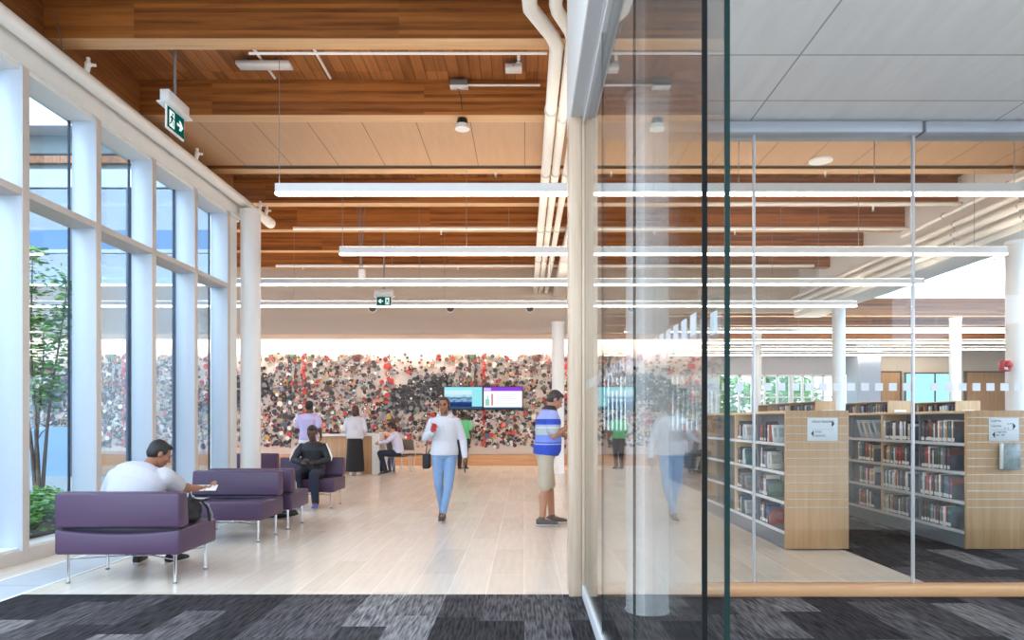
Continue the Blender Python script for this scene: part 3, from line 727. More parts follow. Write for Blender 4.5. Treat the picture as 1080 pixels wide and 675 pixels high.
for k, (y, x1) in enumerate(((19.9, 18), (22.7, 18), (24.8, 18), (26.9, 17))):
    pendant(y, 2.9, x1, ['linear pendant light below the skylight\'s far edge in the library', 'second linear pendant light of the far library end', 'third linear pendant light of the far library end', 'lowest-looking pendant light before the far library wall'][k], (4, 8, 12, 16), 4.85 if y != 19.9 else 4.42)

# --- exit signs
EXG = emis('exit_green', srgb(10, 92, 84), .42); EXW = emis('exit_white', srgb(226, 246, 240), .6)
def arrow(s=1.0, flip=False):
    p = [(-.055, -.012), (.0, -.012), (-.02, -.045), (.012, -.045), (.055, 0), (.012, .045), (-.02, .045), (.0, .012), (-.055, .012)]
    return [((-x if flip else x)*s, y*s) for x, y in p]
def pict(g, M, mirror, s):
    """white doorway with a running figure, and an arrow"""
    k = -1 if mirror else 1
    def P(poly, z, mi): g.prism([(x*s, y*s) for x, y in poly], .002, M @ Matrix.Translation((0, 0, z)), mi)
    c = -.085*k
    P([(c-.05, -.085), (c+.05, -.085), (c+.05, .085), (c-.05, .085)], .002, 1)
    P([(c+(.012)*k+.014*math.cos(q), .058+.014*math.sin(q)) for q in [2*PI*i/10 for i in range(10)]], .004, 0)
    for poly in ([(-.018, .038), (.02, .034), (.012, -.012), (-.02, -.008)], [(.016, .034), (.046, .012), (.04, .003), (.012, .02)], [(-.016, .036), (-.04, .006), (-.032, .0), (-.01, .022)],
                 [(.012, -.008), (.034, -.034), (.03, -.07), (.02, -.07), (.02, -.036), (-.006, -.012)], [(-.018, -.008), (-.03, -.04), (-.05, -.056), (-.044, -.066), (-.018, -.048), (-.004, -.014)]):
        P([(c+x*k, y) for x, y in poly], .004, 0)
    g.prism([(x*1.15*s + .085*k*s, y*1.15*s) for x, y in arrow(1.0, mirror)], .002, M @ Matrix.Translation((0, 0, .002)), 1)
def exit_sign(label, C, M, w_, h_, pole_top, mirror):
    t = thing('exit_sign', label, 'exit sign', C, group='green exit signs')
    T = Matrix.Translation(C) @ M
    b = MB(); b.rbox(-w_/2-.03, w_/2+.03, h_/2, h_/2+.13, -.05, .05, .006, 1, 0, T); b.rbox(-w_/2-.05, w_/2+.05, h_/2-.012, h_/2+.006, -.075, .075, .004, 1, 0, T)
    b.build('housing', WMETAL, t)
    b = MB(); b.rbox(-w_/2, w_/2, -h_/2-.01, h_/2-.01, -.012, .008, .006, 2, 0, T); pn = b.build('panel', WHITE, t)
    g = MB(); g.prism([(-w_/2+.012, -h_/2+.012), (w_/2-.012, -h_/2+.012), (w_/2-.012, h_/2-.02), (-w_/2+.012, h_/2-.02)], .002, T @ Matrix.Translation((0, 0, .008)), 0)
    pict(g, T @ Matrix.Translation((0, -.006, .009)), mirror, h_/.25)
    g.build('pictogram', [EXG, EXW], pn)
    MB().cyl(C + V((0, 0, h_/2+.12)), (C.x, C.y, pole_top), .016, n=12).build('hanging_rod', STEEL, t)
MX = Matrix(((0, 0, 1, 0), (1, 0, 0, 0), (0, 1, 0, 0), (0, 0, 0, 1)))
exit_sign('green exit sign with right arrow hanging near the left windows', V((-3.72, 7.27, 4.53)), MX, .37, .25, 5.70, False)
MF = Matrix.Rotation(PI/2, 4, 'X')
exit_sign('small far exit sign with left arrow before the beige bulkhead', V((-2.98, 14.5, 3.90)), MF, .33, .21, 5.70, True)

# --- pipes
PIPE = mat('pipe_white', srgb(240, 236, 230), .4, var=.02)
t = thing('ceiling_pipe', 'thick white pipe running above the left window header', 'pipe', (-4.65, 6, 4.89), group='white ceiling pipes')
MB().tube([(-4.65, -1, 4.97), (-4.65, 6, 4.97), (-4.65, 12.5, 4.97)], .078, 20).build('pipe_run', PIPE, t)
MB().tube([(-4.65, 12.3, 4.97), (-4.65, 12.52, 4.97)], .09, 20).build('end_collar', PIPE, t)
for y in (7.2, 9.6, 11.9, 12.2):
    g = MB(); g.cyl((-4.62, y, 5.02), (-4.60, y, 5.12), .03); g.cyl((-4.60, y, 5.10), (-4.60, y, 5.18), .02); g.ell((-4.60, y, 5.11), .036); g.cyl((-4.60, y, 5.11), (-4.53, y+.02, 5.11), .016)
    g.build('valve_fitting', PIPE, t)
for y in (6.9, 9.0, 10.9): MB().cyl((-4.65, y, 5.04), (-4.75, y, 5.5), .006, n=6).build('hanger', STEEL, t)
def vpipe(label, pts, r, rings):
    t = thing('ceiling_pipe', label, 'pipe', (pts[-1][0], (pts[0][1]+pts[-1][1])/2, pts[-1][2]-r), group='white ceiling pipes')
    MB().tube(pts, r, 16).build('pipe_run', PIPE, t)
    for y in rings:
        x = pts[-1][0]; g = MB(); g.cyl((x, y-.02, pts[-1][2]), (x, y+.02, pts[-1][2]), r+.012, n=20); g.build('collar', mat('pipe_collar', srgb(214, 206, 198), .4), t)
        MB().cyl((x, y, pts[-1][2]+r), (x, y, 5.7 if all(abs(y-q) > .15 for q in BY) and not 8.9 < y < 10.6 else 5.25), .006, n=6).build('hanger', STEEL, t)
vpipe('left pipe of the white ceiling pipes, with an S-bend at the top', [(.04, 4.6, 4.95), (.04, 5.75, 4.95), (.05, 5.95, 4.95), (.26, 6.38, 4.95), (.31, 6.55, 4.95), (.31, 6.8, 4.95), (.31, 18.97, 4.95)], .068, (7.9, 9.9, 12.8, 15.2))
vpipe('middle pipe of the three white ceiling pipes', [(.27, 5.0, 4.95), (.27, 5.9, 4.95), (.29, 6.0, 4.95), (.42, 6.3, 4.95), (.45, 6.45, 4.95), (.45, 6.7, 4.95), (.45, 18.97, 4.95)], .058, (8.1, 9.9, 12.8, 15.2))
vpipe('right pipe of the three white ceiling pipes', [(.61, 5.7, 4.95), (.61, 9, 4.95), (.61, 18.97, 4.95)], .055, (9.9, 12.8, 15.2))
t = thing('air_duct', 'pale boxed air duct beside the white pipes by the bulkhead', 'duct', (.95, 15.5, 4.8))
MB().rbox(.80, 1.15, 12.6, 18.97, 4.80, 5.05, .01, 1).build('duct_body', WHITE, t)
for y in (12.9, 14.9, 16.9): MB().rbox(.79, 1.16, y, y+.05, 4.79, 5.06, .004, 1).build('flange', WMETAL, t)
def conduit(label, p0, p1, r, hang=()):
    t = thing('conduit', label, 'conduit', (V(p0)+V(p1))/2, group='thin ceiling conduits')
    MB().cyl(p0, p1, r, n=10).build('conduit_run', PIPE, t)
    for x in hang: MB().cyl((x, p0[1], p0[2]+r), (x, p0[1], 5.70), .005, n=6).build('hanger', STEEL, t)
conduit('thin white conduit along the underside of the nearest beam', (-2.9, 7.19, 5.222), (.24, 7.19, 5.222), .014)
conduit('white sprinkler pipe crossing the lobby above the second pendant light', (-4.5, 13.3, 5.1), (7.5, 13.3, 5.1), .036, (-3.2, -.3, 2.5, 5.0))
conduit('white sprinkler pipe crossing above the third pendant light', (-6.0, 16.5, 5.1), (7.0, 16.5, 5.1), .036, (-3.2, -.3, 2.5, 5.0))
conduit('white pipe just below the nearest pendant light, beyond the glass', (1.0, 11.55, 5.02), (7.4, 11.55, 5.02), .034, (2.6, 5.6))
conduit('short white conduit from the junction box to the white pipes', (-.72, 8.66, 5.61), (.2, 8.66, 5.61), .014)
conduit('short grey conduit on the plank deck right of the ceiling box', (-2.45, 7.9, 5.68), (-2.45, 8.62, 5.68), .018)
conduit('short grey conduit on the plank deck above the ceiling box', (-3.15, 7.5, 5.68), (-3.15, 8.62, 5.68), .018)
for k, (x, r, z) in enumerate(((7.36, .036, 4.95), (7.56, .06, 4.62), (7.56, .05, 4.80), (7.62, .06, 4.46))):
    t = thing('girder_pipe', ['thin white sprinkler pipe running left of the skylight girder', 'white pipe fixed to the side of the skylight girder', 'upper white pipe fixed to the side of the skylight girder', 'lowest white pipe along the skylight girder'][k], 'pipe', (x, 12, z-r), group='white girder pipes')
    MB().cyl((x, 5.7, z), (x, 13.3 if k == 0 else 19.2, z), r, n=14).build('pipe_run', PIPE, t)
    for y in (7.2, 8.8, 10.4, 12.0): MB().tube([(x-.0, y, z-r-.012), (x-r-.012, y, z), (x, y, z+r+.012), (x+r*.8, y, z+r+.01)], .008, 6).build('hanger', GREYST, t)
# sprinkler heads
for k, (x, y, z) in enumerate(((-1.62, 13.3, 5.06), (-5.35, 16.5, 5.06), (-1.6, 16.5, 5.06), (-.06, 7.19, 5.2), (4.1, 13.3, 5.06), (5.9, 11.55, 4.98), (-.45, 10.66, 5.24), (4.7, 10.66, 5.24))):
    t = thing('sprinkler_head', ['sprinkler under the pipe above the second pendant, left of the white pipes', 'sprinkler head far left near the round column', 'sprinkler under the pipe above the third pendant light', 'sprinkler under the nearest timber beam', 'sprinkler seen through the glass above the left bookcase', 'sprinkler on the white pipe above the right-hand bookcase', 'sprinkler under the third timber beam, in the lobby', 'sprinkler under the third timber beam, seen through the glass'][k], 'sprinkler', (x, y, z), group='ceiling sprinkler heads')
    g = MB(); g.cyl((x, y, z), (x, y, z-.05), .016); g.cyl((x, y, z-.05), (x, y, z-.075), .008); g.build('nozzle', PIPE, t)
    MB().cyl((x, y, z-.075), (x, y, z-.08), .028, n=12).build('deflector', STEEL, t)
# small ceiling fittings
t = thing('ceiling_box', 'flat white box on the plank deck above the nearest pendant light', 'ceiling box', (-3.12, 8.2, 5.60))
MB().rbox(-3.44, -2.80, 8.12, 8.28, 5.60, 5.645, .005, 1).build('cover', WMETAL, t); 
for x in (-3.35, -2.97): MB().box(x-.02, x+.02, 8.17, 8.23, 5.645, 5.70).build('bracket', GREYST, t)
t = thing('ceiling_device', 'small white wireless box on the deck near the white pipes', 'ceiling device', (-.13, 8.25, 5.58))
MB().rbox(-.23, -.03, 8.18, 8.32, 5.58, 5.64, .006, 1).build('cover', WMETAL, t); MB().cyl((-.13, 8.25, 5.64), (-.13, 8.25, 5.70), .02).build('mount', GREYST, t); MB().ell((-.13, 8.18, 5.61), .008).build('indicator', DARK, t)
t = thing('junction_box', 'grey junction box on the second beam, feeding a hanging sensor', 'junction box', (-.83, 8.66, 5.57))
MB().rbox(-.93, -.72, 8.60, 8.70, 5.57, 5.66, .006, 1).build('box', GREYST, t); MB().rbox(-.94, -.71, 8.59, 8.70, 5.565, 5.585, .004, 1).build('cover', WMETAL, t)
MB().tube([(-.85, 8.65, 5.57), (-.80, 8.64, 5.45), (-.79, 8.66, 5.3)], .005, 6).build('cable', BLACK, t)
t = thing('ceiling_sensor', 'round sensor with black collar hanging under the second timber beam', 'sensor', (-.80, 8.8, 5.11))
MB().cyl((-.80, 8.8, 5.11), (-.80, 8.8, 5.17), .095, .08, 24).build('dome', WMETAL, t); MB().cyl((-.80, 8.8, 5.17), (-.80, 8.8, 5.25), .075, .06, 24).build('collar', BLACK, t)
t = thing('ceiling_speaker', 'round white speaker grille in the smooth wood panels beyond the glass', 'speaker', (4.43, 10.2, 5.22))
MB().cyl((4.43, 10.2, 5.23), (4.43, 10.2, 5.25), .17, .17, 28).build('rim', WHITE, t); MB().cyl((4.43, 10.2, 5.222), (4.43, 10.2, 5.232), .145, .15, 28).build('grille', WMETAL, t)
# hanging cable bundle with plug, left of the far exit sign
t = thing('hanging_cables', 'bundle of cables with a white plug dangling above the far exit sign', 'cable bundle', (-3.28, 13.7, 4.1))
for q, d in enumerate((-.03, 0, .035)):
    MB().tube([(-3.28+d*2.5, 13.7, 5.70), (-3.28+d, 13.7, 5.0), (-3.28+d*.5, 13.7, 4.55), (-3.26+d*1.4, 13.7, 4.32)], .008, 6).build('cable', GREYST, t)
MB().rbox(-3.33, -3.19, 13.66, 13.74, 4.12, 4.40, .02, 2).build('plug', WMETAL, t); MB().tube([(-3.24, 13.7, 4.2), (-3.2, 13.7, 4.1), (-3.24, 13.7, 4.05)], .008, 6).build('loop', GREYST, t)
# fire alarm on the thick column
t = thing('fire_alarm', 'red fire alarm strobe on the thick white column', 'fire alarm', (8.0, 11.13, 2.2))
RED = mat('alarm_red', srgb(186, 30, 38), .4); c = W(1061, 386, 11.1)
MB().rbox(c.x-.07, c.x+.07, 11.07, 11.18, c.z-.09, c.z+.09, .015, 2).build('housing', RED, t); MB().ell((c.x+.02, 11.06, c.z+.02), (.06, .04, .06)).build('horn', RED, t); MB().rbox(c.x-.05, c.x+.0, 11.05, 11.08, c.z-.06, c.z-.02, .006, 2).build('strobe_lens', WMETAL, t)
# =================================================================== FURNITURE
def sofa(name, label, loc, rz):
    t = thing('sofa', label, 'sofa', loc, rz, 'purple leather sofas')
    w_, d = 1.03, .68
    def sag(v):
        if v.co.z > .4 and v.co.y > 0: v.co.z -= .036*(1 - (2*v.co.x/w_)**2)
    b = MB(); b.rbox(-w_/2, w_/2, -d/2, d/2, .25, .458, .022, 3, taper=sag, cutx=12); b.build('seat', PURPLE, t, local=True)
    def tp(v):
        if v.co.z > .6 and v.co.y < .25: v.co.y += .035
    b = MB(); b.rbox(-w_/2, w_/2, .165, d/2, .470, .76, .022, 3, taper=tp)
    b.build('backrest', PURPLE, t, local=True)
    b = MB()      # dark strip that paints shade into the gap under the backrest
    b.rbox(-w_/2+.03, w_/2-.03, .19, d/2-.05, .41, .48, .004, 1); b.build('gap_shade', mat('gap_shade_black', srgb(30, 26, 40), .5), t, local=True)
    for sx in (-1, 1):
        for sy in (-1, 1):
            x, y = sx*(w_/2-.07), sy*(d/2-.07)
            g = MB(); g.cyl((x, y, .012), (x, y, .25), .013, n=14); g.cyl((x, y, .24), (x, y, .252), .026, n=14)
            lg = g.build('leg', CHROME, t, local=True); MB().cyl((x, y, 0), (x, y, .014), .018, n=14).build('glide', GREYST, lg, local=True)
    g = MB(); q = w_/2-.07; r = d/2-.07
    g.tube([(-q, -r, .20), (-.1, 0, .18), (.1, 0, .18), (q, r, .20)], .006, 8); g.tube([(-q, r, .20), (-.1, .0, .18), (.1, .0, .18), (q, -r, .20)], .006, 8)
    g.build('brace', CHROME, t, local=True)
    return t
SX = -3.345
sofa('s', 'nearest purple sofa seen from behind, the man in the white T-shirt on it', (SX, 5.94, 0), PI)
sofa('s', 'empty purple sofa facing the camera, behind the man in the white T-shirt', (SX-.06, 7.86, 0), 0)
sofa('s', 'purple sofa standing back to back with the empty one', (SX-.04, 8.76, 0), PI)
sofa('s', 'purple sofa under the seated man in the black jacket', (SX-.10, 10.85, 0), 0)
sofa('s', 'farthest purple sofa, its back showing right of the round column', (-5.02, 12.75, 0), PI)

# --- reception desk
t = thing('reception_desk', 'wooden reception desk with white top and white end slab', 'desk', (-4.5, 17.7, 0))
b = MB(); b.rbox(-5.35, -3.86, 17.34, 17.40, 0, .96, .004, 1); b.box(-5.35, -5.29, 17.4, 18.1, 0, .96); b.build('front_panel', OAK, t)
MB().rbox(-5.38, -3.66, 17.28, 18.12, .96, 1.02, .006, 2).build('desk_top', WHITE, t)
MB().rbox(-3.86, -3.66, 17.28, 18.12, 0, .96, .006, 2).build('end_slab', WHITE, t)
t = thing('desk_phone', 'low black phone and card reader on the reception desk top', 'phone', (-4.9, 17.6, 1.02))
MB().rbox(-5.02, -4.78, 17.52, 17.7, 1.02, 1.06, .01, 2).build('phone_base', BLACK, t); MB().rbox(-5.0, -4.94, 17.53, 17.69, 1.06, 1.10, .015, 2).build('handset', BLACK, t)
# --- side chairs
def chair(label, loc, rz):
    t = thing('side_chair', label, 'chair', loc, rz, 'grey side chairs')
    GR = mat('chair_grey', srgb(128, 122, 112), .5); FRM = mat('chair_frame', srgb(206, 202, 196), .35, .3)
    MB().rbox(-.22, .22, -.23, .2, .44, .475, .015, 2).build('seat', mat('chair_seat_dark', srgb(70, 66, 64), .6), t, local=True)
    def lean(v): v.co.y += (v.co.z-.6)*.18
    MB().rbox(-.21, .21, .19, .215, .58, .86, .01, 2, taper=lean).build('backrest', GR, t, local=True)
    for sx in (-1, 1):
        MB().tube([(sx*.21, -.2, .44), (sx*.22, -.24, .0)], .012, 8).build('leg', FRM, t, local=True)
        MB().tube([(sx*.21, .24, .80), (sx*.215, .17, .46), (sx*.22, .26, 0)], .012, 8).build('leg', FRM, t, local=True)
    MB().tube([(-.21, .17, .43), (.21, .17, .43)], .01, 8).build('stretcher', FRM, t, local=True)
    return t
chair('grey side chair under the person in the pale shirt at the desk end', (-3.22, 17.35, 0), PI/2*.85)
chair('empty grey side chair behind the seated person at the desk end', (-2.98, 18.2, 0), PI*.85)

# --- bookcases
LIP = mat('shelf_label_strip', srgb(214, 216, 220), .5, var=.02)
OAKE = mat('oak_edge_light', srgb(226, 190, 146), .5, var=.04)
def bookcase(label, x, y0, bays, bw, h=1.459, d=.665, boards=(.19, .50, .81, 1.115), grooves=True, base_h=.17):
    """face looks to -x; the end panel looks towards the camera"""
    L_ = bays*bw; y1 = y0 + .03 + L_
    t = thing('bookcase', label, 'bookcase', (x+d/2, (y0+y1)/2, 0), group='double-sided oak bookcases' )
    b = MB(); b.rbox(x, x+d, y0, y0+.03, .012, h, .003, 1); b.build('end_panel', OAK, t)
    b = MB(); b.rbox(x, x+d, y1, y1+.03, .012, h, .003, 1); b.build('end_panel', OAK, t)
    if grooves:
        g = MB()
        for k in range(12): g.box(x+.01, x+d-.01, y0-.002, y0+.002, h-.075-k*.0855, h-.069-k*.0855)
        g.build('slat_strips', mat('slat_aluminium', srgb(206, 202, 196), .35, .4), t)
    MB().rbox(x, x+d, y0+.03, y1, h-.03, h, .003, 1).build('top', OAKE, t)
    b = MB(); b.box(x+.012, x+.03, y0+.03, y1, .0, base_h); b.box(x+d-.03, x+d-.012, y0+.03, y1, 0, base_h); b.box(x+.005, x+.012, y0+.03, y1, .012, .03); b.build('plinth', GREYST, t)
    MB().box(x+d/2-.01, x+d/2+.01, y0+.03, y1, base_h, h-.03).build('back_panel', GREYST, t)
    for z in boards:
        s = MB(); s.box(x+.006, x+d-.006, y0+.03, y1, z-.022, z); sh_ = s.build('shelf', GREYST, t); MB().box(x+.0, x+.006, y0+.03, y1, z-.03, z+.003).build('label_strip', LIP, sh_)
    for j in range(1, bays):
        yy = y0 + .03 + j*bw
        if j % 2 == 0: MB().box(x, x+d, yy-.014, yy+.014, base_h, h-.03).build('divider', OAKE, t)
        else: MB().box(x+.004, x+.05, yy-.006, yy+.006, base_h, h-.03).build('upright', STEEL, t)
    return t
bookcase('left oak bookcase with the media cases, on the pale tiles', 2.73, 7.14, 4, .84)
bookcase('right-hand oak bookcase full of books, on the dark carpet', 4.62, 7.14, 4, .83)
for k, (x, n) in enumerate(((7.5, 'left of the slender column'), (9.37, 'below the first far door'), (11.12, 'before the cyan window'))):
    bookcase('tall far bookcase showing only its top shelf, %s' % n, x, 17.6, 5, .85, 1.87, .64, (.19, .5, .85, 1.2, 1.55), False)

# books: one mesh per colour, copied
PAL = {'black': (34, 32, 36), 'charcoal': (72, 70, 74), 'navy': (40, 52, 84), 'blue': (66, 102, 156), 'teal': (46, 116, 122), 'green': (70, 104, 74), 'maroon': (104, 40, 46), 'red': (170, 52, 48),
       'orange': (200, 120, 62), 'tan': (186, 156, 120), 'cream': (226, 216, 196), 'white': (238, 236, 232), 'grey': (148, 146, 146), 'brown': (98, 72, 56), 'purple': (92, 70, 112)}
CWT = {'black': 13, 'charcoal': 8, 'navy': 9, 'blue': 5, 'teal': 4, 'green': 4, 'maroon': 9, 'red': 6, 'orange': 3, 'tan': 7, 'cream': 8, 'white': 11, 'grey': 7, 'brown': 8, 'purple': 3}
PAGES = mat('book_pages', srgb(232, 224, 208), .9, var=.05, scale=200)
LABELW = mat('spine_label', srgb(240, 240, 238), .7, var=.02)
PROTO = {}
def book_proto(c):
    if c in PROTO: return PROTO[c]
    m = mat('book_' + c, srgb(*PAL[c]), .5, var=.12, scale=30); m2 = mat('book_band_' + c, [min(1, q*1.8+.03) for q in srgb(*PAL[c])[:3]] + [1], .5)
    b = MB()      # spine towards -x; 0.03 thick (y), 0.23 high, 0.17 deep, origin at base of spine
    b.rbox(0, .006, -.015, .015, 0, .23, .002, 1, 0); b.box(.003, .17, -.015, -.0125, 0, .23, 0); b.box(.003, .17, .0125, .015, 0, .23, 0)
    b.box(.004, .164, -.0125, .0125, .004, .226, 1); b.box(-.0008, .002, -.0145, .0145, .012, .05, 2); b.box(-.0006, .002, -.0148, .0148, .15, .185, 3)
    PROTO[c] = b.mesh('book', [m, PAGES, LABELW, m2]); return PROTO[c]
def add_book(c, x, y, z, t, h, d, label, group, tilt=0, name='book', cat='book'):
    o = bpy.data.objects.new(name, book_proto(c)); COL.objects.link(o)
    o.location = (x, y, z); o.scale = (d/.17, t/.03, h/.23); o.rotation_euler = (tilt, 0, 0)
    return tag(o, label, cat, group)
SHN = ['top', 'second', 'third', 'bottom']
BOARD = (.19, .50, .81, 1.115)
rnd = random.Random(21)
names = list(CWT); wts = [CWT[n] for n in names]
def bookend(x, y, z, label, group):
    t = thing('bookend', label, 'bookend', (x, y, z), group=group)
    MB().rbox(x, x+.15, y-.002, y+.002, z, z+.17, .0015, 1).build('plate', SLATE, t); MB().box(x, x+.14, y-.09, y, z, z+.002).build('foot', SLATE, t)
BAYN = ['near bay', 'second bay', 'third bay', 'far bay']
nb = 0
for bay in range(3):
    yb0 = 7.17 + bay*.83 + .015; yb1 = yb0 + .83 - .03
    for s in range(4):
        z = BOARD[3-s] + .001
        if bay == 2 and s == 0: continue
        y = yb1; stop = yb0 + rnd.uniform(.17, .24) if bay < 2 else yb0 + rnd.uniform(.16, .22)
        if bay == 2: y = yb0 + .62
        i = 0; base = rnd.uniform(.2, .225)
        while True:
            t_ = rnd.choice((.02, .024, .028, .032, .036, .042))
            if y - t_ < stop: break
            c = rnd.choices(names, wts)[0]; h = min(.262, base*rnd.uniform(.93, 1.14)); d = rnd.uniform(.14, .19)
            add_book(c, 4.62 + rnd.uniform(.012, .03), y - t_/2, z, t_-.0008, h, d,
                     '%s-spined book, %s from the far end, %s shelf, %s of right-hand bookcase' % (c, ORD[i] if i < 30 else 'last', SHN[s], BAYN[bay]), 'books of the right-hand bookcase')
            y -= t_; i += 1; nb += 1
        bookend(4.64, y - .004, z, 'slate bookend on the %s shelf, %s of the right-hand bookcase' % (SHN[s], BAYN[bay]), 'slate bookends')
# slanted magazines on the display shelf
def leaf_case(name, label, cat, c, x, y, z, w_, h, rx, rz, group, t=.006):
    """a flat case or magazine facing the camera, leaning back"""
    m = mat('cover_' + c, srgb(*PAL.get(c, (200, 206, 212))), .35, var=.1, scale=8); m2 = mat('cover_art_' + c, [min(1, q*.55+.08) for q in srgb(*PAL.get(c, (200, 206, 212)))[:3]] + [1], .35, var=.5, scale=25)
    o = thing(name, label, cat, (x, y, z), 0, group); o.rotation_euler = (rx, 0, rz)
    MB().rbox(0, w_, -t/2, t/2, 0, h, .0015, 1).build('cover', m, o, local=True)
    MB().box(w_*.12, w_*.88, -t/2-.0008, -t/2+.001, h*.3, h*.82).build('cover_picture', m2, o, local=True)
    return o
PAL['pale blue'] = (196, 208, 218); PAL['silver'] = (206, 208, 210)
for k, (yy, c) in enumerate(((9.02, 'silver'), (9.16, 'pale blue'), (9.30, 'cream'), (9.44, 'pale blue'))):
    leaf_case('magazine', '%s magazine leaning on the top display shelf, %s from the wooden divider' % (c, ORD[k]), 'magazine', c, 4.66, yy, 1.118, .215, .27, -.42, .12, 'slanted magazines', .004)
# media cases of the left bookcase: spines to the aisle, covers to the camera
mc = ['black', 'black', 'navy', 'charcoal', 'white', 'grey', 'blue', 'red', 'brown', 'purple', 'cream', 'teal']
fronts = {(0, 0): ['red', 'white', 'pale blue'], (0, 1): ['silver', 'cream'], (0, 2): ['green'], (0, 3): ['red'], (1, 0): ['pale blue', 'white'], (1, 1): ['white', 'teal'], (1, 2): ['maroon', 'grey'], (1, 3): ['brown', 'silver']}
for bay in range(2):
    yb0 = 7.17 + bay*.84 + .015; yb1 = yb0 + .81
    for s in range(4):
        z = BOARD[3-s] + .001; y = yb1; i = 0; n = rnd.choice((9, 10, 11, 12)) if bay == 0 else rnd.choice((8, 9, 10))
        for i in range(n):
            t_ = rnd.choice((.015, .015, .024, .03)); c = rnd.choice(mc)
            add_book(c, 2.75 + rnd.uniform(0, .02), y - t_/2, z, t_-.001, rnd.uniform(.185, .195) if rnd.random() < .7 else rnd.uniform(.2, .24), rnd.uniform(.135, .17),
                     '%s media case, %s from the far end, %s shelf, %s of left bookcase' % (c, ORD[i], SHN[s], BAYN[bay]), 'media cases of the left bookcase', name='media_case', cat='media case')
            y -= t_
        y -= .03
        for q, c in enumerate(fronts[(bay, s)]):
            leaf_case('display_case', '%s-covered case facing out on the %s shelf, %s of left bookcase' % (c, SHN[s], BAYN[bay]) if fronts[(bay, s)].count(c) == 1 else 'x y z w', 'media case', c,
                      2.76 + .01*q, y - q*.10, z, .145 if s < 2 else .165, .195 if s < 2 else .17, -.22, (-.25, .1, -.1)[q], 'face-out cases of the left bookcase', .014)
        if s >= 2: bookend(2.75, y + .018, z, 'slate bookend on the %s shelf, %s of the left bookcase' % (SHN[s], BAYN[bay]), 'slate bookends')
# books on the far tall bookcases' top shelves
for k, x in enumerate((7.5, 9.37, 11.12)):
    y = 17.75; i = 0
    while i < 17:
        t_ = rnd.choice((.045, .06, .07)); c = rnd.choices(names, wts)[0]
        add_book(c, x + .02, y + t_/2, 1.551, t_-.002, rnd.uniform(.19, .25), .17, '%s volume, %s from the near end, top shelf of the %s tall far bookcase' % (c, ORD[i], ['left', 'middle', 'right'][k]), 'books on the tall far bookcases', name='book')
        y += t_ + (.12 if i % 5 == 4 else .004) + .07; i += 1
    t = thing('label_sign', 'small white label on the end of the tall far bookcase, %s' % ['left of the slender column', 'below the first far door', 'before the cyan window'][k], 'sign', (x+.32, 17.58, 1.5), group='labels on the tall far bookcases')
    MB().rbox(x+.17, x+.47, 17.585, 17.598, 1.46, 1.63, .002, 1).build('label_card', WHITE, t)
    g = MB(); g.box(x+.2, x+.4, 17.583, 17.585, 1.57, 1.585); g.box(x+.2, x+.36, 17.583, 17.585, 1.53, 1.545); g.build('printing', GREYST, t)

# signs on the near end panels
CARD = mat('sign_card', srgb(226, 230, 238), .5, var=.01); INK = mat('sign_ink', srgb(36, 40, 56), .6)
def endsign(label, px0, py0, px1, py1, y, rows, arrows, rule):
    a, b_ = W(px0, py1, y), W(px1, py0, y); w_, h_ = b_.x-a.x, b_.z-a.z
    t = thing('direction_sign', label, 'sign', ((a.x+b_.x)/2, y, a.z), group='white signs on the bookcase ends')
    MB().rbox(a.x, b_.x, y-.003, y+.001, a.z, b_.z, .001, 1).build('card', CARD, t)
    cd = t.children[0]; o = t.location
    for s, u, v, size in rows:
        M = face_front(a.x + w_*u - o.x, y-.0045 - o.y, a.z + h_*v - o.z)
        text(s, size, M, INK, 'lettering', cd)
    g = MB()
    for u, v, s in arrows:
        g.prism([(0, -.035), (.028*s, 0), (0, .035)], .001, face_front(a.x+w_*u, y-.0035, a.z+h_*v), 0)
    for u0, u1, v in rule: g.box(a.x+w_*u0, a.x+w_*u1, y-.0045, y-.003, a.z+h_*v-.0008, a.z+h_*v+.0008)
    g.build('arrow', INK, cd)
endsign('white sign with two arrows on the left bookcase end', 851.5, 440.8, 883.5, 465, 7.136,
        [('ADULT READING', .14, .80, .030), ('DVDS', .25, .36, .026), ('NON-FIC', .25, .18, .028)], [(.8, .74, 1), (.2, .32, -1)], [(.14, .82, .83), (.14, .88, .5)])
endsign('white sign with two arrows on the right-hand bookcase end', 1042.8, 440.8, 1074.5, 465, 7.136,
        [('Large Print', .07, .84, .024), ('A - M', .6, .72, .022), ('Large Print', .07, .62, .024), ('N - Z', .5, .52, .022), ('Large Print', .24, .36, .024), ('001 - 999', .24, .22, .022)], [(.8, .64, 1), (.2, .27, -1)], [(.08, .9, .48)])
# brochure holder on the right-hand end panel
a, b_ = W(1052, 495, 7.13), W(1074, 467, 7.13)
t = thing('brochure_holder', 'clear acrylic holder with a grey leaflet under the right-hand sign', 'leaflet holder', ((a.x+b_.x)/2, 7.09, a.z))
AC = mat('leaflet_grey', srgb(150, 160, 166), .25, var=.5, scale=16)
MB().box(a.x, b_.x, 7.128, 7.136, a.z, b_.z).build('back_plate', GL, t); MB().box(a.x, b_.x, 7.06, 7.064, a.z, b_.z-.08).build('front_plate', GL, t); MB().box(a.x, b_.x, 7.06, 7.136, a.z-.004, a.z).build('base_plate', GL, t)
b = MB(); b.rbox(a.x+.012, b_.x-.006, 7.085, 7.092, a.z+.004, b_.z-.01, .002, 1); b.build('leaflet', AC, t)
b = MB(); b.rbox(a.x-.004, a.x+.024, 7.07, 7.1, a.z+.004, b_.z-.004, .004, 1); b.build('spine_card', WHITE, t)
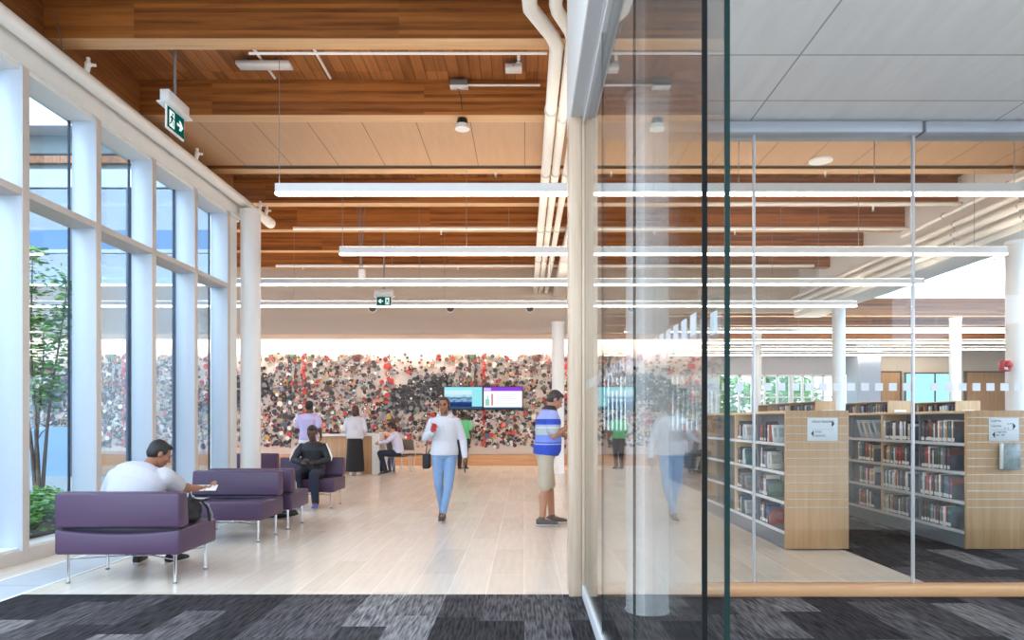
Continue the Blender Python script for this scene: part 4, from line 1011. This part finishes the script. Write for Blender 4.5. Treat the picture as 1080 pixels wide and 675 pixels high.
# =================================================================== PEOPLE
DG = None
def solid(mb, name, m, parent, vox, smooth=5, mats=None):
    """fuse overlapping closed volumes into one continuous surface"""
    me = mb.mesh(name + '_raw', m)
    o = bpy.data.objects.new(name + '_raw', me); COL.objects.link(o)
    r = o.modifiers.new('r', 'REMESH'); r.mode = 'VOXEL'; r.voxel_size = vox; r.use_smooth_shade = True
    s = o.modifiers.new('s', 'SMOOTH'); s.factor = .5; s.iterations = smooth
    bpy.context.view_layer.update()
    dg = bpy.context.evaluated_depsgraph_get()
    nm = bpy.data.meshes.new_from_object(o.evaluated_get(dg)); nm.name = name
    nm.materials.clear(); nm.materials.append(m)
    nm.polygons.foreach_set('use_smooth', [True]*len(nm.polygons))
    bpy.data.objects.remove(o); bpy.data.meshes.remove(me)
    q = bpy.data.objects.new(name, nm); COL.objects.link(q)
    if parent is not None: q.parent = parent
    return q
def lerp(a, b, t): return V(a) + (V(b) - V(a))*t
def torso(mb, pel, nk, hx, sx, e=0, g=1.0, f0=-.15, f1=1.08, bend=None, belly=0, sk=1.0):
    pel, nk = V(pel), V(nk); bend = V(bend) if bend else (pel+nk)/2
    prof = [(-.14, .12, .085), (-.03, .168, .112), (.1, .172, .116), (.35, .150, .105), (.6, .165, .118), (.8, .182, .118), (.92, .172, .096), (1.0, .105, .072), (1.045, .068, .062), (1.08, .06, .058)]
    rings = []
    def at(t):
        tt = min(max(t, 0), 1); p = pel*(1-tt)**2 + (2*bend-(pel+nk)/2)*2*tt*(1-tt) + nk*tt*tt
        if t < 0: p = p + (pel - bend)*(-t)*2
        if t > 1: p = p + (nk - bend)*(t-1)*2
        return p
    ps = [q for q in prof if f0 <= q[0] <= f1]
    for f, a, b in ps:
        d = (at(f+.05) - at(f-.05)).normalized()
        X = lerp(hx, sx, min(max(f, 0), 1)); X = (X - d*X.dot(d)).normalized(); Y = d.cross(X)
        bb = belly*math.exp(-((f-.25)/.25)**2)
        c = at(f) - Y*0 + Y*(-bb*.5)*1
        kk = g if f < .9 else 1 + (g-1)*.4
        if f > .75: kk *= sk
        rings.append((c, a*kk + e, b*kk + bb*.5 + e, X, Y))
    mb.loft(rings)
def hand(mb, w, d, n, curl=.5, side=1, s=1.0, thumb=.5):
    """w wrist, d along the hand, n out of the palm; five separate fingers"""
    w, d, n = V(w), V(d).normalized(), V(n); n = (n - d*n.dot(d)).normalized(); a = d.cross(n)*side
    R = Matrix((a, d, n)).transposed()
    mb.ell(w + d*.048*s, (.040*s, .054*s, .017*s), R, 14, 8)
    mb.cone(w - d*.01*s, .024*s, w + d*.03*s, .026*s)
    for k, (o, ln) in enumerate(((.029, .072), (.0105, .082), (-.0095, .077), (-.028, .060))):
        p0 = w + d*.086*s + a*o*s; c = curl*(1+.08*k)
        d1 = (d*math.cos(c*.6) + n*math.sin(c*.6) + a*o*1.6).normalized(); p1 = p0 + d1*ln*.5*s
        d2 = (d*math.cos(c*1.7) + n*math.sin(c*1.7)).normalized(); p2 = p1 + d2*ln*.5*s
        mb.cone(p0, .0092*s, p1, .0085*s); mb.cone(p1, .0085*s, p2, .007*s)
    p0 = w + d*.022*s + a*.026*s; p1 = p0 + (d*.6 + a*.7 + n*thumb).normalized()*.04*s; p2 = p1 + (d*.9 + a*.1 + n*thumb).normalized()*.032*s
    mb.cone(p0, .012*s, p1, .0105*s); mb.cone(p1, .0105*s, p2, .0085*s)
def head_frame(nk, yaw, pitch, up, s=1.0):
    R = Matrix.Rotation(yaw, 3, 'Z') @ Matrix.Rotation(pitch, 3, 'X')
    base = V(nk) + V(up)*.085*s
    c = base + R @ V((0, -.028*s, .085*s))
    return c, R
def head(mb, nk, c, R, s=1.0):
    T = lambda x, y, z: c + R @ (V((x, y, z))*s)
    mb.cone(V(nk) - (c - V(nk)).normalized()*.02, .06*s, T(0, .022, -.06), .052*s)
    mb.ell(T(0, .012, .028), (.074*s, .094*s, .090*s), R, 22, 14)
    mb.ell(T(0, -.028, -.028), (.060*s, .062*s, .084*s), R, 20, 12)
    mb.ell(T(0, -.048, -.082), (.040*s, .036*s, .030*s), R)
    mb.ell(T(0, -.076, .022), (.046*s, .016*s, .012*s), R)
    mb.cone(T(0, -.086, .004), .009*s, T(0, -.106, -.028), .0135*s)
    mb.ell(T(0, -.092, -.034), (.019*s, .011*s, .009*s), R)
    mb.ell(T(0, -.084, -.056), (.026*s, .012*s, .006*s), R); mb.ell(T(0, -.083, -.066), (.023*s, .012*s, .006*s), R)
    for q in (-1, 1):
        mb.ell(T(q*.044, -.064, -.012), (.018*s, .018*s, .016*s), R)
        mb.ell(T(q*.075, .012, -.008), (.011*s, .019*s, .031*s), R)
def person(label, loc, rz, J, skin, vox=.008, s=1.0, g=1.0, hair=None, top=None, bottom=None, shoe=None, hd=(0, 0), cat='person', face=True, hands=(.5, .5), palms=None, belly=0, bend=None, hem=-.14, feet=(None, None), sk=1.0):
    pel, nk = V(J['pel']), V(J['nk']); sy = J.get('shyaw', 0); hyaw = J.get('hipyaw', 0)
    hx = V((math.cos(hyaw), math.sin(hyaw), 0)); sx = V((math.cos(sy), math.sin(sy), 0)); up = (nk - (V(bend) if bend else pel)).normalized()
    sw = .175*s*g*sk; lbl = {}
    sh = {'R': nk - sx*sw - up*J.get('drop', .068)*s, 'L': nk + sx*sw - up*J.get('drop', .068)*s}
    hip = {'R': pel - hx*.092*s*g - V((0, 0, .02)), 'L': pel + hx*.092*s*g - V((0, 0, .02))}
    c, R = head_frame(nk, hd[0], hd[1], up, s)
    b = MB(); head(b, nk, c, R, s)
    torso(b, pel, nk, hx, sx, -.004, g*s, bend=bend, belly=belly, sk=sk)
    for q in 'RL':
        e, w = V(J['e'+q]), V(J['w'+q]); k, a = V(J['k'+q]), V(J['a'+q])
        b.cone(sh[q], .053*s*g**.6, e, .040*s*g**.5); b.cone(e, .040*s*g**.5, w, .027*s)
        b.ell(lerp(e, w, .28), (.042*s*g**.5,)*3)
        d = V(J['h'+q]) if 'h'+q in J else (w - e)
        n = V(palms[q]) if palms and q in palms else (V((1 if q == 'R' else -1, 0, 0)))
        hand(b, w, d, n, hands[0 if q == 'R' else 1], 1 if q == 'R' else -1, s)
        b.cone(hip[q], .092*s*g, k, .058*s*g**.5); b.cone(k, .056*s*g**.5, a, .038*s)
        cv = lerp(k, a, .28); off = (J.get('calf', V((0, .012, 0)))); b.cone(cv + V(off), .054*s*g**.5, lerp(k, a, .6), .042*s)
        fd = V(J['f'+q]).normalized()
        b.cone(a, .036*s, a + fd*.12*s - V((0, 0, .045*s)), .026*s)
    body = solid(b, 'person', skin, None, vox)
    body.location = loc; body.rotation_euler = (0, 0, rz)
    tag(body, label, cat)
    if face:
        for nm, m, parts in (('eye', mat('eye_dark', srgb(36, 26, 22), .2, var=0), [((q*.031, -.0815, .003), (.0125, .008, .0065)) for q in (-1, 1)]),
                             ('eyebrow', mat('brow_dark', srgb(40, 30, 26), .8), [((q*.032, -.0885, .024), (.019, .006, .0045)) for q in (-1, 1)]),
                             ('mouth', mat('lip_tone', [x*.55 for x in srgb(150, 84, 74)[:3]] + [1], .5), [((0, -.0945, -.0605), (.022, .004, .0045))])):
            for p, r in parts: MB().ell(c + R @ (V(p)*s), [x*s for x in r], R, 12, 8).build(nm, m, body, local=True)
    if hair:
        st, hm = hair; h = MB(); T = lambda x, y, z: c + R @ (V((x, y, z))*s)
        h.ell(T(0, .024, .040), (.080*s, .093*s, .088*s), R, 22, 14)
        if st == 'short':
            h.ell(T(0, .05, .0), (.074*s, .064*s, .075*s), R); h.ell(T(0, -.035, .088), (.056*s, .045*s, .028*s), R)
            for q in (-1, 1): h.ell(T(q*.068, -.004, .03), (.012*s, .03*s, .036*s), R)
        elif st == 'cropped':
            h.ell(T(0, .045, .01), (.073*s, .064*s, .06*s), R); h.ell(T(0, -.03, .085), (.056*s, .045*s, .028*s), R)
        elif st == 'pulled':
            h.ell(T(0, .05, .005), (.075*s, .066*s, .07*s), R); h.ell(T(0, -.02, .09), (.06*s, .055*s, .03*s), R)
            h.cone(T(.0, .10, .03), .035*s, T(.02, .135, -.06), .032*s); h.cone(T(.02, .135, -.06), .032*s, T(.03, .125, -.17), .015*s)
            for q in (-1, 1): h.cone(T(q*.066, -.03, .05), .016*s, T(q*.074, .0, -.03), .014*s)
        elif st == 'long':
            h.ell(T(0, .055, -.02), (.084*s, .07*s, .10*s), R); h.cone(T(0, .07, -.06), .07*s, T(0, .085, -.16), .05*s); h.ell(T(0, -.02, .09), (.06*s, .055*s, .03*s), R)
            for q in (-1, 1): h.cone(T(q*.07, -.01, .04), .022*s, T(q*.075, .03, -.10), .026*s)
        elif st == 'scarf':
            h.ell(T(0, .03, .0), (.092*s, .10*s, .125*s), R); h.cone(T(0, .035, -.06), .088*s, T(0, .03, -.12), .10*s)
        solid(h, 'hair' if st != 'scarf' else 'head_scarf', hm, body, max(vox, .008), 4)
    if top:
        nm, m, slv, ex = top; b = MB()
        torso(b, pel, nk, hx, sx, .016 + ex, g*s, f0=hem, f1=1.05, bend=bend, belly=belly, sk=sk)
        for q in 'RL':
            e, w = V(J['e'+q]), V(J['w'+q])
            if slv == 'short':
                x = lerp(sh[q], e, .66); b.cone(sh[q], .066*s*g**.6 + ex, x, .062*s*g**.5 + ex)
            else:
                b.cone(sh[q], .062*s*g**.6 + ex*.6, e, .049*s*g**.5 + ex*.5); b.cone(e, .049*s*g**.5 + ex*.5, lerp(e, w, .95), .035*s + ex*.5)
        o = solid(b, nm, m, body, vox*1.15, 5)
    if bottom:
        nm, m, kind = bottom; b = MB()
        torso(b, pel, nk, hx, sx, .010, g*s, f0=-.14, f1=.12, bend=bend, belly=belly*.8, sk=sk)
        for q in 'RL':
            k, a = V(J['k'+q]), V(J['a'+q])
            if kind == 'shorts':
                b.cone(hip[q], .096*s*g, lerp(hip[q], k, .94), .083*s*g**.5)
            elif kind == 'slim':
                b.cone(hip[q], .100*s*g, k, .064*s); b.cone(k, .063*s, lerp(k, a, .93), .045*s); b.cone(lerp(k, a, .25) + V(J.get('calf', V((0, .012, 0)))), .060*s, lerp(k, a, .6), .05*s)
            elif kind == 'trousers':
                b.cone(hip[q], .104*s*g, k, .074*s*g**.5); b.cone(k, .074*s*g**.5, lerp(k, a, .97), .058*s)
        if kind == 'skirt':
            z0 = .10; c0 = V((pel.x, pel.y, 0))
            b.loft([(c0 + V((0, 0, z)), rx, ry, V((1, 0, 0)), V((0, 1, 0))) for z, rx, ry in ((z0, .235*s, .19*s), (.3, .225*s, .18*s), (.6, .205*s, .165*s), (pel.z, .188*s, .14*s), (pel.z+.12, .17*s, .12*s))])
        solid(b, nm, m, body, vox*1.15, 5)
    if shoe:
        for q in 'RL':
            a = V(J['a'+q]); fd = V(J['f'+q]).normalized(); S = fd.cross(V((0, 0, 1))).normalized(); U = S.cross(fd)
            b = MB(); o = a - U*.085*s + U*.0
            b.loft([(o + fd*x*s + U*z*s, w_*s, h_*s, S, U) for x, z, w_, h_ in ((-.075, .05, .02, .03), (-.062, .046, .034, .044), (-.01, .054, .040, .054), (.05, .046, .043, .045), (.11, .036, .047, .034), (.16, .030, .044, .027), (.195, .026, .028, .02), (.207, .024, .01, .01))], 18)
            b.cone(a + U*.01*s, .043*s, a - U*.03*s, .045*s)
            sh_ = solid(b, 'shoe', shoe, body, max(vox*.9, .006), 3); b = MB()
            b.loft([(o + fd*x*s + U*.011*s, w_*s, .012*s, S, U) for x, w_ in ((-.08, .02), (-.065, .038), (0, .045), (.08, .051), (.15, .051), (.195, .036), (.212, .01))], 16)
            b.build('sole', mat('sole_grey', srgb(186, 184, 182), .7), sh_, local=True)
    body['_c'] = 0; del body['_c']
    return body, c, R
SK1 = mat('skin_brown', srgb(150, 100, 74), .55, var=.05); SK2 = mat('skin_tan', srgb(178, 128, 100), .55, var=.05); SK3 = mat('skin_deep', srgb(98, 66, 50), .5, var=.05); SK4 = mat('skin_light', srgb(214, 168, 140), .55, var=.05)
HB = mat('hair_black', srgb(28, 24, 24), .6, var=.2, scale=60); HBR = mat('hair_brown', srgb(70, 46, 36), .6, var=.2, scale=60)

# --- seated man in white T-shirt (on the near sofa, back to the camera; local: faces -y, turned half round)
J = dict(drop=.10, pel=(0, .02, .56), nk=(-.06, -.15, .92), eR=(-.27, -.34, .73), wR=(-.37, -.56, .70), hR=(-.5, -1, .1), eL=(.33, -.22, .66), wL=(.2, -.45, .66), hL=(-.5, -1, -.2),
         kR=(-.16, -.46, .53), aR=(-.15, -.42, .10), fR=(-.25, -1, 0), kL=(.17, -.46, .53), aL=(.16, -.40, .10), fL=(.25, -1, 0), shyaw=.05)
p1 = V((-3.46, 6.0, 0))
# local -y is +Y in the world after the half turn; local -x is world +x
person('man in white T-shirt sitting on the nearest purple sofa, back to the camera, looking down', p1, PI, J, SK1, .007, 1.0, 1.28, ('short', HB), ('t_shirt', mat('white_tee', srgb(192, 190, 198), .85, var=.03, bump=.15), 'short', .02),
       ('trousers', mat('dark_denim', srgb(46, 52, 70), .85, var=.1), 'trousers'), mat('black_trainers', srgb(34, 34, 38), .6), hd=(-.80, .50), belly=.05, bend=(-.02, -.03, .76), palms={'R': (0, 0, 1), 'L': (0, 0, 1)}, hands=(.6, .6), sk=.88)
t = thing('open_book', 'pale open notebook held by the man in the white T-shirt', 'notebook', (-3.07, 6.58, .70)); t.rotation_euler = (.25, 0, .3)
MB().rbox(-.10, .0, -.075, .075, .0, .012, .003, 1).build('cover', PAGES, t, local=True); MB().rbox(.0, .10, -.075, .075, .0, .012, .003, 1).build('cover', WHITE, t, local=True); MB().box(-.003, .003, -.075, .075, -.002, .013).build('spine', GREYST, t, local=True)
# his black backpack beside him
BP = mat('backpack_black', srgb(30, 30, 34), .7, var=.15, bump=.3)
t = thing('backpack', 'black backpack with hanging strap on the end of the nearest sofa', 'backpack', (-2.96, 6.08, .458))
b = MB(); b.ell((-2.975, 6.06, .56), (.07, .13, .12)); b.ell((-2.97, 6.06, .50), (.085, .14, .05)); b.ell((-2.94, 6.10, .56), (.05, .08, .08)); o = solid(b, 'bag_body', BP, None, .009, 4)
o.parent = t; o.location = -t.location
MB().tube([(-2.93, 6.02, .66), (-2.885, 6.1, .64), (-2.845, 6.14, .56), (-2.84, 6.16, .44), (-2.842, 6.15, .36)], .011, 8).build('strap', BLACK, t)
MB().tube([(-2.94, 6.12, .62), (-2.86, 6.17, .60), (-2.835, 6.2, .50), (-2.84, 6.19, .40)], .009, 8).build('strap', GREYST, t)
MB().tube([(-2.97, 6.04, .66), (-2.97, 6.06, .71), (-2.97, 6.09, .66)], .008, 8).build('handle', BLACK, t)
t = thing('tablet', 'small dark tablet lying on the seat of the empty sofa', 'tablet', (-3.72, 7.80, .457)); MB().rbox(-3.83, -3.62, 7.72, 7.88, .457, .467, .003, 1).build('tablet_body', BLACK, t); MB().box(-3.82, -3.63, 7.73, 7.87, .467, .468).build('screen', WMETAL, t)

# --- seated man in black jacket
JK = mat('black_jacket', srgb(34, 34, 40), .6, var=.1, bump=.2)
J = dict(pel=(0, 0, .55), nk=(.0, .02, 1.0), eR=(-.27, -.10, .74), wR=(-.10, -.29, .70), hR=(.6, -.6, .1), eL=(.27, -.10, .74), wL=(.09, -.29, .69), hL=(-.6, -.6, .1),
         kR=(-.13, -.46, .53), aR=(-.10, -.36, .10), fR=(-.1, -1, 0), kL=(.13, -.47, .53), aL=(.15, -.44, .10), fL=(.1, -1, 0))
p2, c2, R2 = person('man in black jacket with white sleeve stripes, sitting and looking at his phone', (-3.36, 10.84, 0), .06, J, SK3, .009, 1.0, 1.05, ('cropped', HB), ('jacket', JK, 'long', .008),
       ('track_trousers', mat('navy_trousers', srgb(32, 36, 54), .8, var=.1), 'trousers'), mat('blue_trainers', srgb(92, 98, 160), .6), hd=(0, .30), palms={'R': (0, .3, 1), 'L': (0, .3, 1)}, hands=(.9, .9), bend=(0, .05, .78))
for q in (-1, 1):
    MB().tube([(q*.215, .0, .985), (q*.27, -.06, .90), (q*.318, -.10, .78), (q*.31, -.115, .725)], [.012, .014, .014, .012], 8).build('sleeve_stripe', WHITE, p2, local=True)
MB().cyl((-.05, -.0, 1.0), (.05, -.02, 1.0), .02).build('collar', JK, p2, local=True)
t = thing('phone', 'dark phone held by the man in the black jacket', 'phone', (-3.37, 10.47, .715)); t.rotation_euler = (.5, 0, 0); MB().rbox(-.04, .04, -.075, .075, .0, .009, .003, 1).build('phone_body', BLACK, t, local=True); MB().box(-.035, .035, -.065, .065, .009, .010).build('phone_screen', SLATE, t, local=True)
t = thing('bag', 'light grey cloth bag on the sofa standing back to back with another', 'bag', (-2.98, 8.74, .457)); b = MB(); b.ell((0, 0, .07), (.06, .09, .09)); b.ell((0, 0, .03), (.065, .095, .035)); o = solid(b, 'bag_body', mat('bag_grey', srgb(190, 188, 192), .8), t, .008, 3); MB().tube([(0, -.04, .14), (0, 0, .2), (0, .04, .14)], .006, 8).build('handle', GREYST, t, local=True)
t = thing('holdall', 'low black holdall on the floor behind the second pair of sofas', 'bag', (-3.5, 9.5, 0)); b = MB(); b.ell((0, 0, .085), (.34, .16, .08)); b.ell((0, 0, .06), (.36, .17, .055)); solid(b, 'bag_body', BP, t, .012, 4); MB().tube([(-.12, -.08, .13), (-.1, -.1, .2), (.1, -.1, .2), (.12, -.08, .13)], .009, 8).build('handle', BLACK, t, local=True)

# --- walking woman in the white hooded top
HOOD = mat('white_hoodie', srgb(206, 206, 214), .9, var=.04, bump=.2); JEAN = mat('pale_jeans', srgb(126, 156, 194), .85, var=.1, scale=20, bump=.15)
J = dict(pel=(0, 0, .90), nk=(.0, -.01, 1.395), eR=(-.255, -.0, 1.11), wR=(-.14, -.235, 1.20), hR=(.35, -.45, .75), eL=(.25, .03, 1.09), wL=(.285, -.06, .86), hL=(.1, -.2, -1),
         kR=(-.075, -.03, .49), aR=(-.045, .13, .125), fR=(.0, -1, -.45), kL=(.07, -.10, .49), aL=(.0, -.19, .09), fL=(.0, -1, .05), hipyaw=.06, shyaw=-.08)
pw = V((-1.09, 9.32, 0))
p3, c3, R3 = person('woman in white hooded top and pale jeans walking towards the camera', pw, 0, J, SK1, .007, .97, .96, ('pulled', HBR), ('hoodie', HOOD, 'long', .016), ('jeans', JEAN, 'slim'), mat('dark_sneakers', srgb(70, 58, 54), .7), hd=(-.12, .0), palms={'R': (.6, .6, .3), 'L': (-1, 0, 0)}, hands=(1.1, .55), hem=-.03)
b = MB(); b.ell((0, .065, 1.42), (.115, .055, .075)); b.ell((-.07, -.0, 1.415), (.045, .075, .04)); b.ell((.07, -.0, 1.415), (.045, .075, .04)); solid(b, 'hood', HOOD, p3, .009, 4)
for q in (-1, 1): MB().tube([(q*.03, -.105, 1.38), (q*.035, -.142, 1.30), (q*.03, -.15, 1.24)], .005, 6).build('drawstring', WMETAL, p3, local=True)
t = thing('phone', 'red-cased phone in the raised hand of the walking woman', 'phone', pw + V((-.10, -.335, 1.27))); t.rotation_euler = (-.5, .2, .4); MB().rbox(-.03, .03, -.005, .005, -.055, .055, .003, 2).build('phone_body', RED, t, local=True); MB().box(-.026, .026, .005, .006, -.048, .048).build('phone_screen', BLACK, t, local=True)
t = thing('shoulder_bag', 'small black shoulder bag at the hip of the walking woman', 'bag', pw + V((-.245, .02, .80))); b = MB(); b.rbox(-.05, .05, -.09, .09, -.10, .10, .025, 3); b.build('bag_body', BP, t, local=True)
MB().tube([(0, -.06, .09), (.02, -.10, .3), (.10, -.12, .45), (.22, -.08, .58), (.30, .0, .615), (.28, .12, .5), (.1, .16, .28), (0, .06, .09)], .007, 6).build('strap', BLACK, t, local=True)
t = thing('phone', 'black phone in the lowered hand of the walking woman', 'phone', pw + V((.285, -.10, .73))); t.rotation_euler = (.15, 0, .2); MB().rbox(-.005, .005, -.036, .036, -.075, .07, .003, 2).build('phone_body', BLACK, t, local=True); MB().box(-.0062, -.005, -.03, .03, -.065, .06).build('phone_screen', SLATE, t, local=True)

# --- standing man in striped polo, facing right
B1, B2, B3, G1, G2 = srgb(44, 72, 178), srgb(120, 140, 214), srgb(160, 168, 222), srgb(176, 182, 186), srgb(206, 210, 214)
POLO = band_mat('polo_bands', [(0, B1), (1.03, B1), (1.045, B3), (1.06, B1), (1.075, B2), (1.17, G1), (1.255, G2), (1.27, G1), (1.285, B3), (1.30, B1), (1.375, B3), (1.48, B2)])
J = dict(pel=(0, .02, .93), nk=(.0, -.035, 1.475), eR=(-.245, -.05, 1.165), wR=(-.13, -.26, 1.275), hR=(.4, -.9, .35), eL=(.17, -.14, 1.22), wL=(.06, -.38, 1.10), hL=(-.05, -1, -.6),
         kR=(-.10, .04, .50), aR=(-.10, .075, .095), fR=(-.12, -1, 0), kL=(.10, -.05, .50), aL=(.10, -.085, .095), fL=(.12, -1, 0), calf=V((0, .014, 0)))
p4w = V((.29, 8.86, 0))
p4, c4, R4 = person('man in blue striped polo shirt and khaki shorts, standing side-on, reaching right', p4w, PI/2 + .12, J, mat('skin_warm', srgb(178, 126, 98), .55, var=.05), .007, 1.02, 1.10, ('short', mat('hair_greying', srgb(56, 50, 50), .6, var=.3, scale=60)), ('polo_shirt', POLO, 'short', .014), ('khaki_shorts', mat('khaki', srgb(182, 168, 148), .85, var=.06, bump=.1), 'shorts'),
       mat('grey_sandals', srgb(88, 80, 76), .7), hd=(-.0, .55), palms={'R': (.8, 0, -.3), 'L': (-.2, 0, -1)}, hands=(.9, .4), belly=.06, hem=-.03)
b = MB(); b.loft([(V((0, -.04, 1.488)), .112, .10, V((1, 0, 0)), V((0, 1, .15))), (V((0, -.045, 1.515)), .090, .085, V((1, 0, 0)), V((0, 1, .15))), (V((0, -.05, 1.55)), .072, .072, V((1, 0, 0)), V((0, 1, .1)))]); b.build('collar', mat('polo_collar', srgb(52, 44, 48), .8), p4, local=True)

# --- people at the reception desk and behind
def stand(s, arms=0):
    return dict(pel=(0, 0, .93*s), nk=(0, -.01, 1.44*s), eR=(-.25*s, .02, 1.14*s), wR=(-.20*s, -.16, .99*s), eL=(.25*s, .02, 1.14*s), wL=(.20*s, -.16, .99*s),
                kR=(-.09*s, -.02, .50*s), aR=(-.09*s, .03, .09*s), fR=(-.1, -1, 0), kL=(.09*s, -.02, .50*s), aL=(.09*s, .03, .09*s), fL=(.1, -1, 0))
person('person in lavender shirt and white trousers, back to the camera, left of the desk', W(325.5, 444, 14.6) - V((0, 0, EYE)), PI-.1, stand(1.03), SK3, .011, 1.03, 1.06, ('short', HB), ('lavender_shirt', mat('lavender', srgb(190, 178, 216), .85), 'short', .012), ('white_trousers', mat('white_trousers', srgb(236, 232, 232), .85), 'trousers'), mat('shoe_dark', srgb(50, 46, 46), .6), face=False, hem=-.03)
person('woman in pale grey cardigan and long black skirt standing at the desk', W(374.5, 444, 16.9) - V((0, 0, EYE)), PI+.05, stand(1.0), SK2, .011, 1.0, 1.06, ('long', HBR), ('cardigan', mat('pale_cardigan', srgb(206, 206, 214), .85), 'long', .02), ('long_skirt', mat('black_skirt', srgb(26, 24, 28), .8), 'skirt'), mat('white_trainers', srgb(226, 224, 222), .6), face=False, hem=-.03)
J = dict(pel=(0, 0, .56), nk=(0, -.12, 1.04), eR=(-.22, -.26, .84), wR=(-.13, -.45, .80), eL=(.22, -.26, .84), wL=(.13, -.45, .80), kR=(-.10, -.44, .54), aR=(-.10, -.42, .09), fR=(0, -1, 0), kL=(.10, -.44, .54), aL=(.1, -.30, .10), fL=(0, -1, -.2))
person('person in pale lilac shirt and dark trousers seated at the desk end, facing left', (-3.20, 17.3, 0), -PI/2+.1, J, SK2, .011, 1.0, 1.0, ('pulled', HB), ('lilac_shirt', mat('pale_lilac', srgb(208, 206, 226), .85), 'long', .012), ('dark_trousers', mat('dark_navy', srgb(34, 38, 56), .85), 'trousers'), mat('shoe_dark', srgb(50, 46, 46), .6), hd=(0, .2), bend=(0, -.02, .8))
s = .70; J = stand(s); J['eR'] = (-.18, -.05, .78); J['wR'] = (-.12, -.2, .72); J['eL'] = (.18, -.05, .78); J['wL'] = (.12, -.2, .72)
person('small child in orange top and blue jeans beside the seated person', (-3.50, 17.95, 0), -.4, J, SK2, .011, s, 1.0, ('short', HBR), ('orange_top', mat('orange_top', srgb(240, 150, 112), .85), 'long', .01), ('child_jeans', mat('child_jeans', srgb(90, 124, 172), .85), 'trousers'), mat('child_shoes', srgb(90, 84, 86), .6), hem=-.03)
person('person in bright green top and dark trousers walking behind the woman in white', W(488, 444, 19.0) - V((0, 0, EYE)), PI-.3, stand(.94), SK3, .011, .94, 1.05, ('short', HB), ('green_top', mat('bright_green', srgb(110, 206, 140), .85), 'short', .02), ('dark_trousers', mat('dark_navy', srgb(34, 38, 56), .85), 'trousers'), mat('shoe_dark', srgb(50, 46, 46), .6), face=False, hem=-.03)

# =================================================================== LIGHT
wd = bpy.data.worlds.new('World'); SC.world = wd; wd.use_nodes = True
nt = wd.node_tree; nt.nodes.clear()
out = nt.nodes.new('ShaderNodeOutputWorld'); bg = nt.nodes.new('ShaderNodeBackground')
bg.inputs['Color'].default_value = (.66, .83, 1.0, 1); bg.inputs['Strength'].default_value = 2.7
nt.links.new(bg.outputs['Background'], out.inputs['Surface'])
SC.view_settings.view_transform = 'Standard'; SC.view_settings.look = 'None'; SC.view_settings.gamma = 1; SC.view_settings.use_curve_mapping = False
SC.view_settings.exposure = 1.0
cy = SC.cycles
cy.max_bounces = 10; cy.diffuse_bounces = 5; cy.glossy_bounces = 5; cy.transparent_max_bounces = 24; cy.transmission_bounces = 4
cy.use_denoising = True
cy.sample_clamp_indirect = 6.0; cy.caustics_reflective = False; cy.caustics_refractive = False
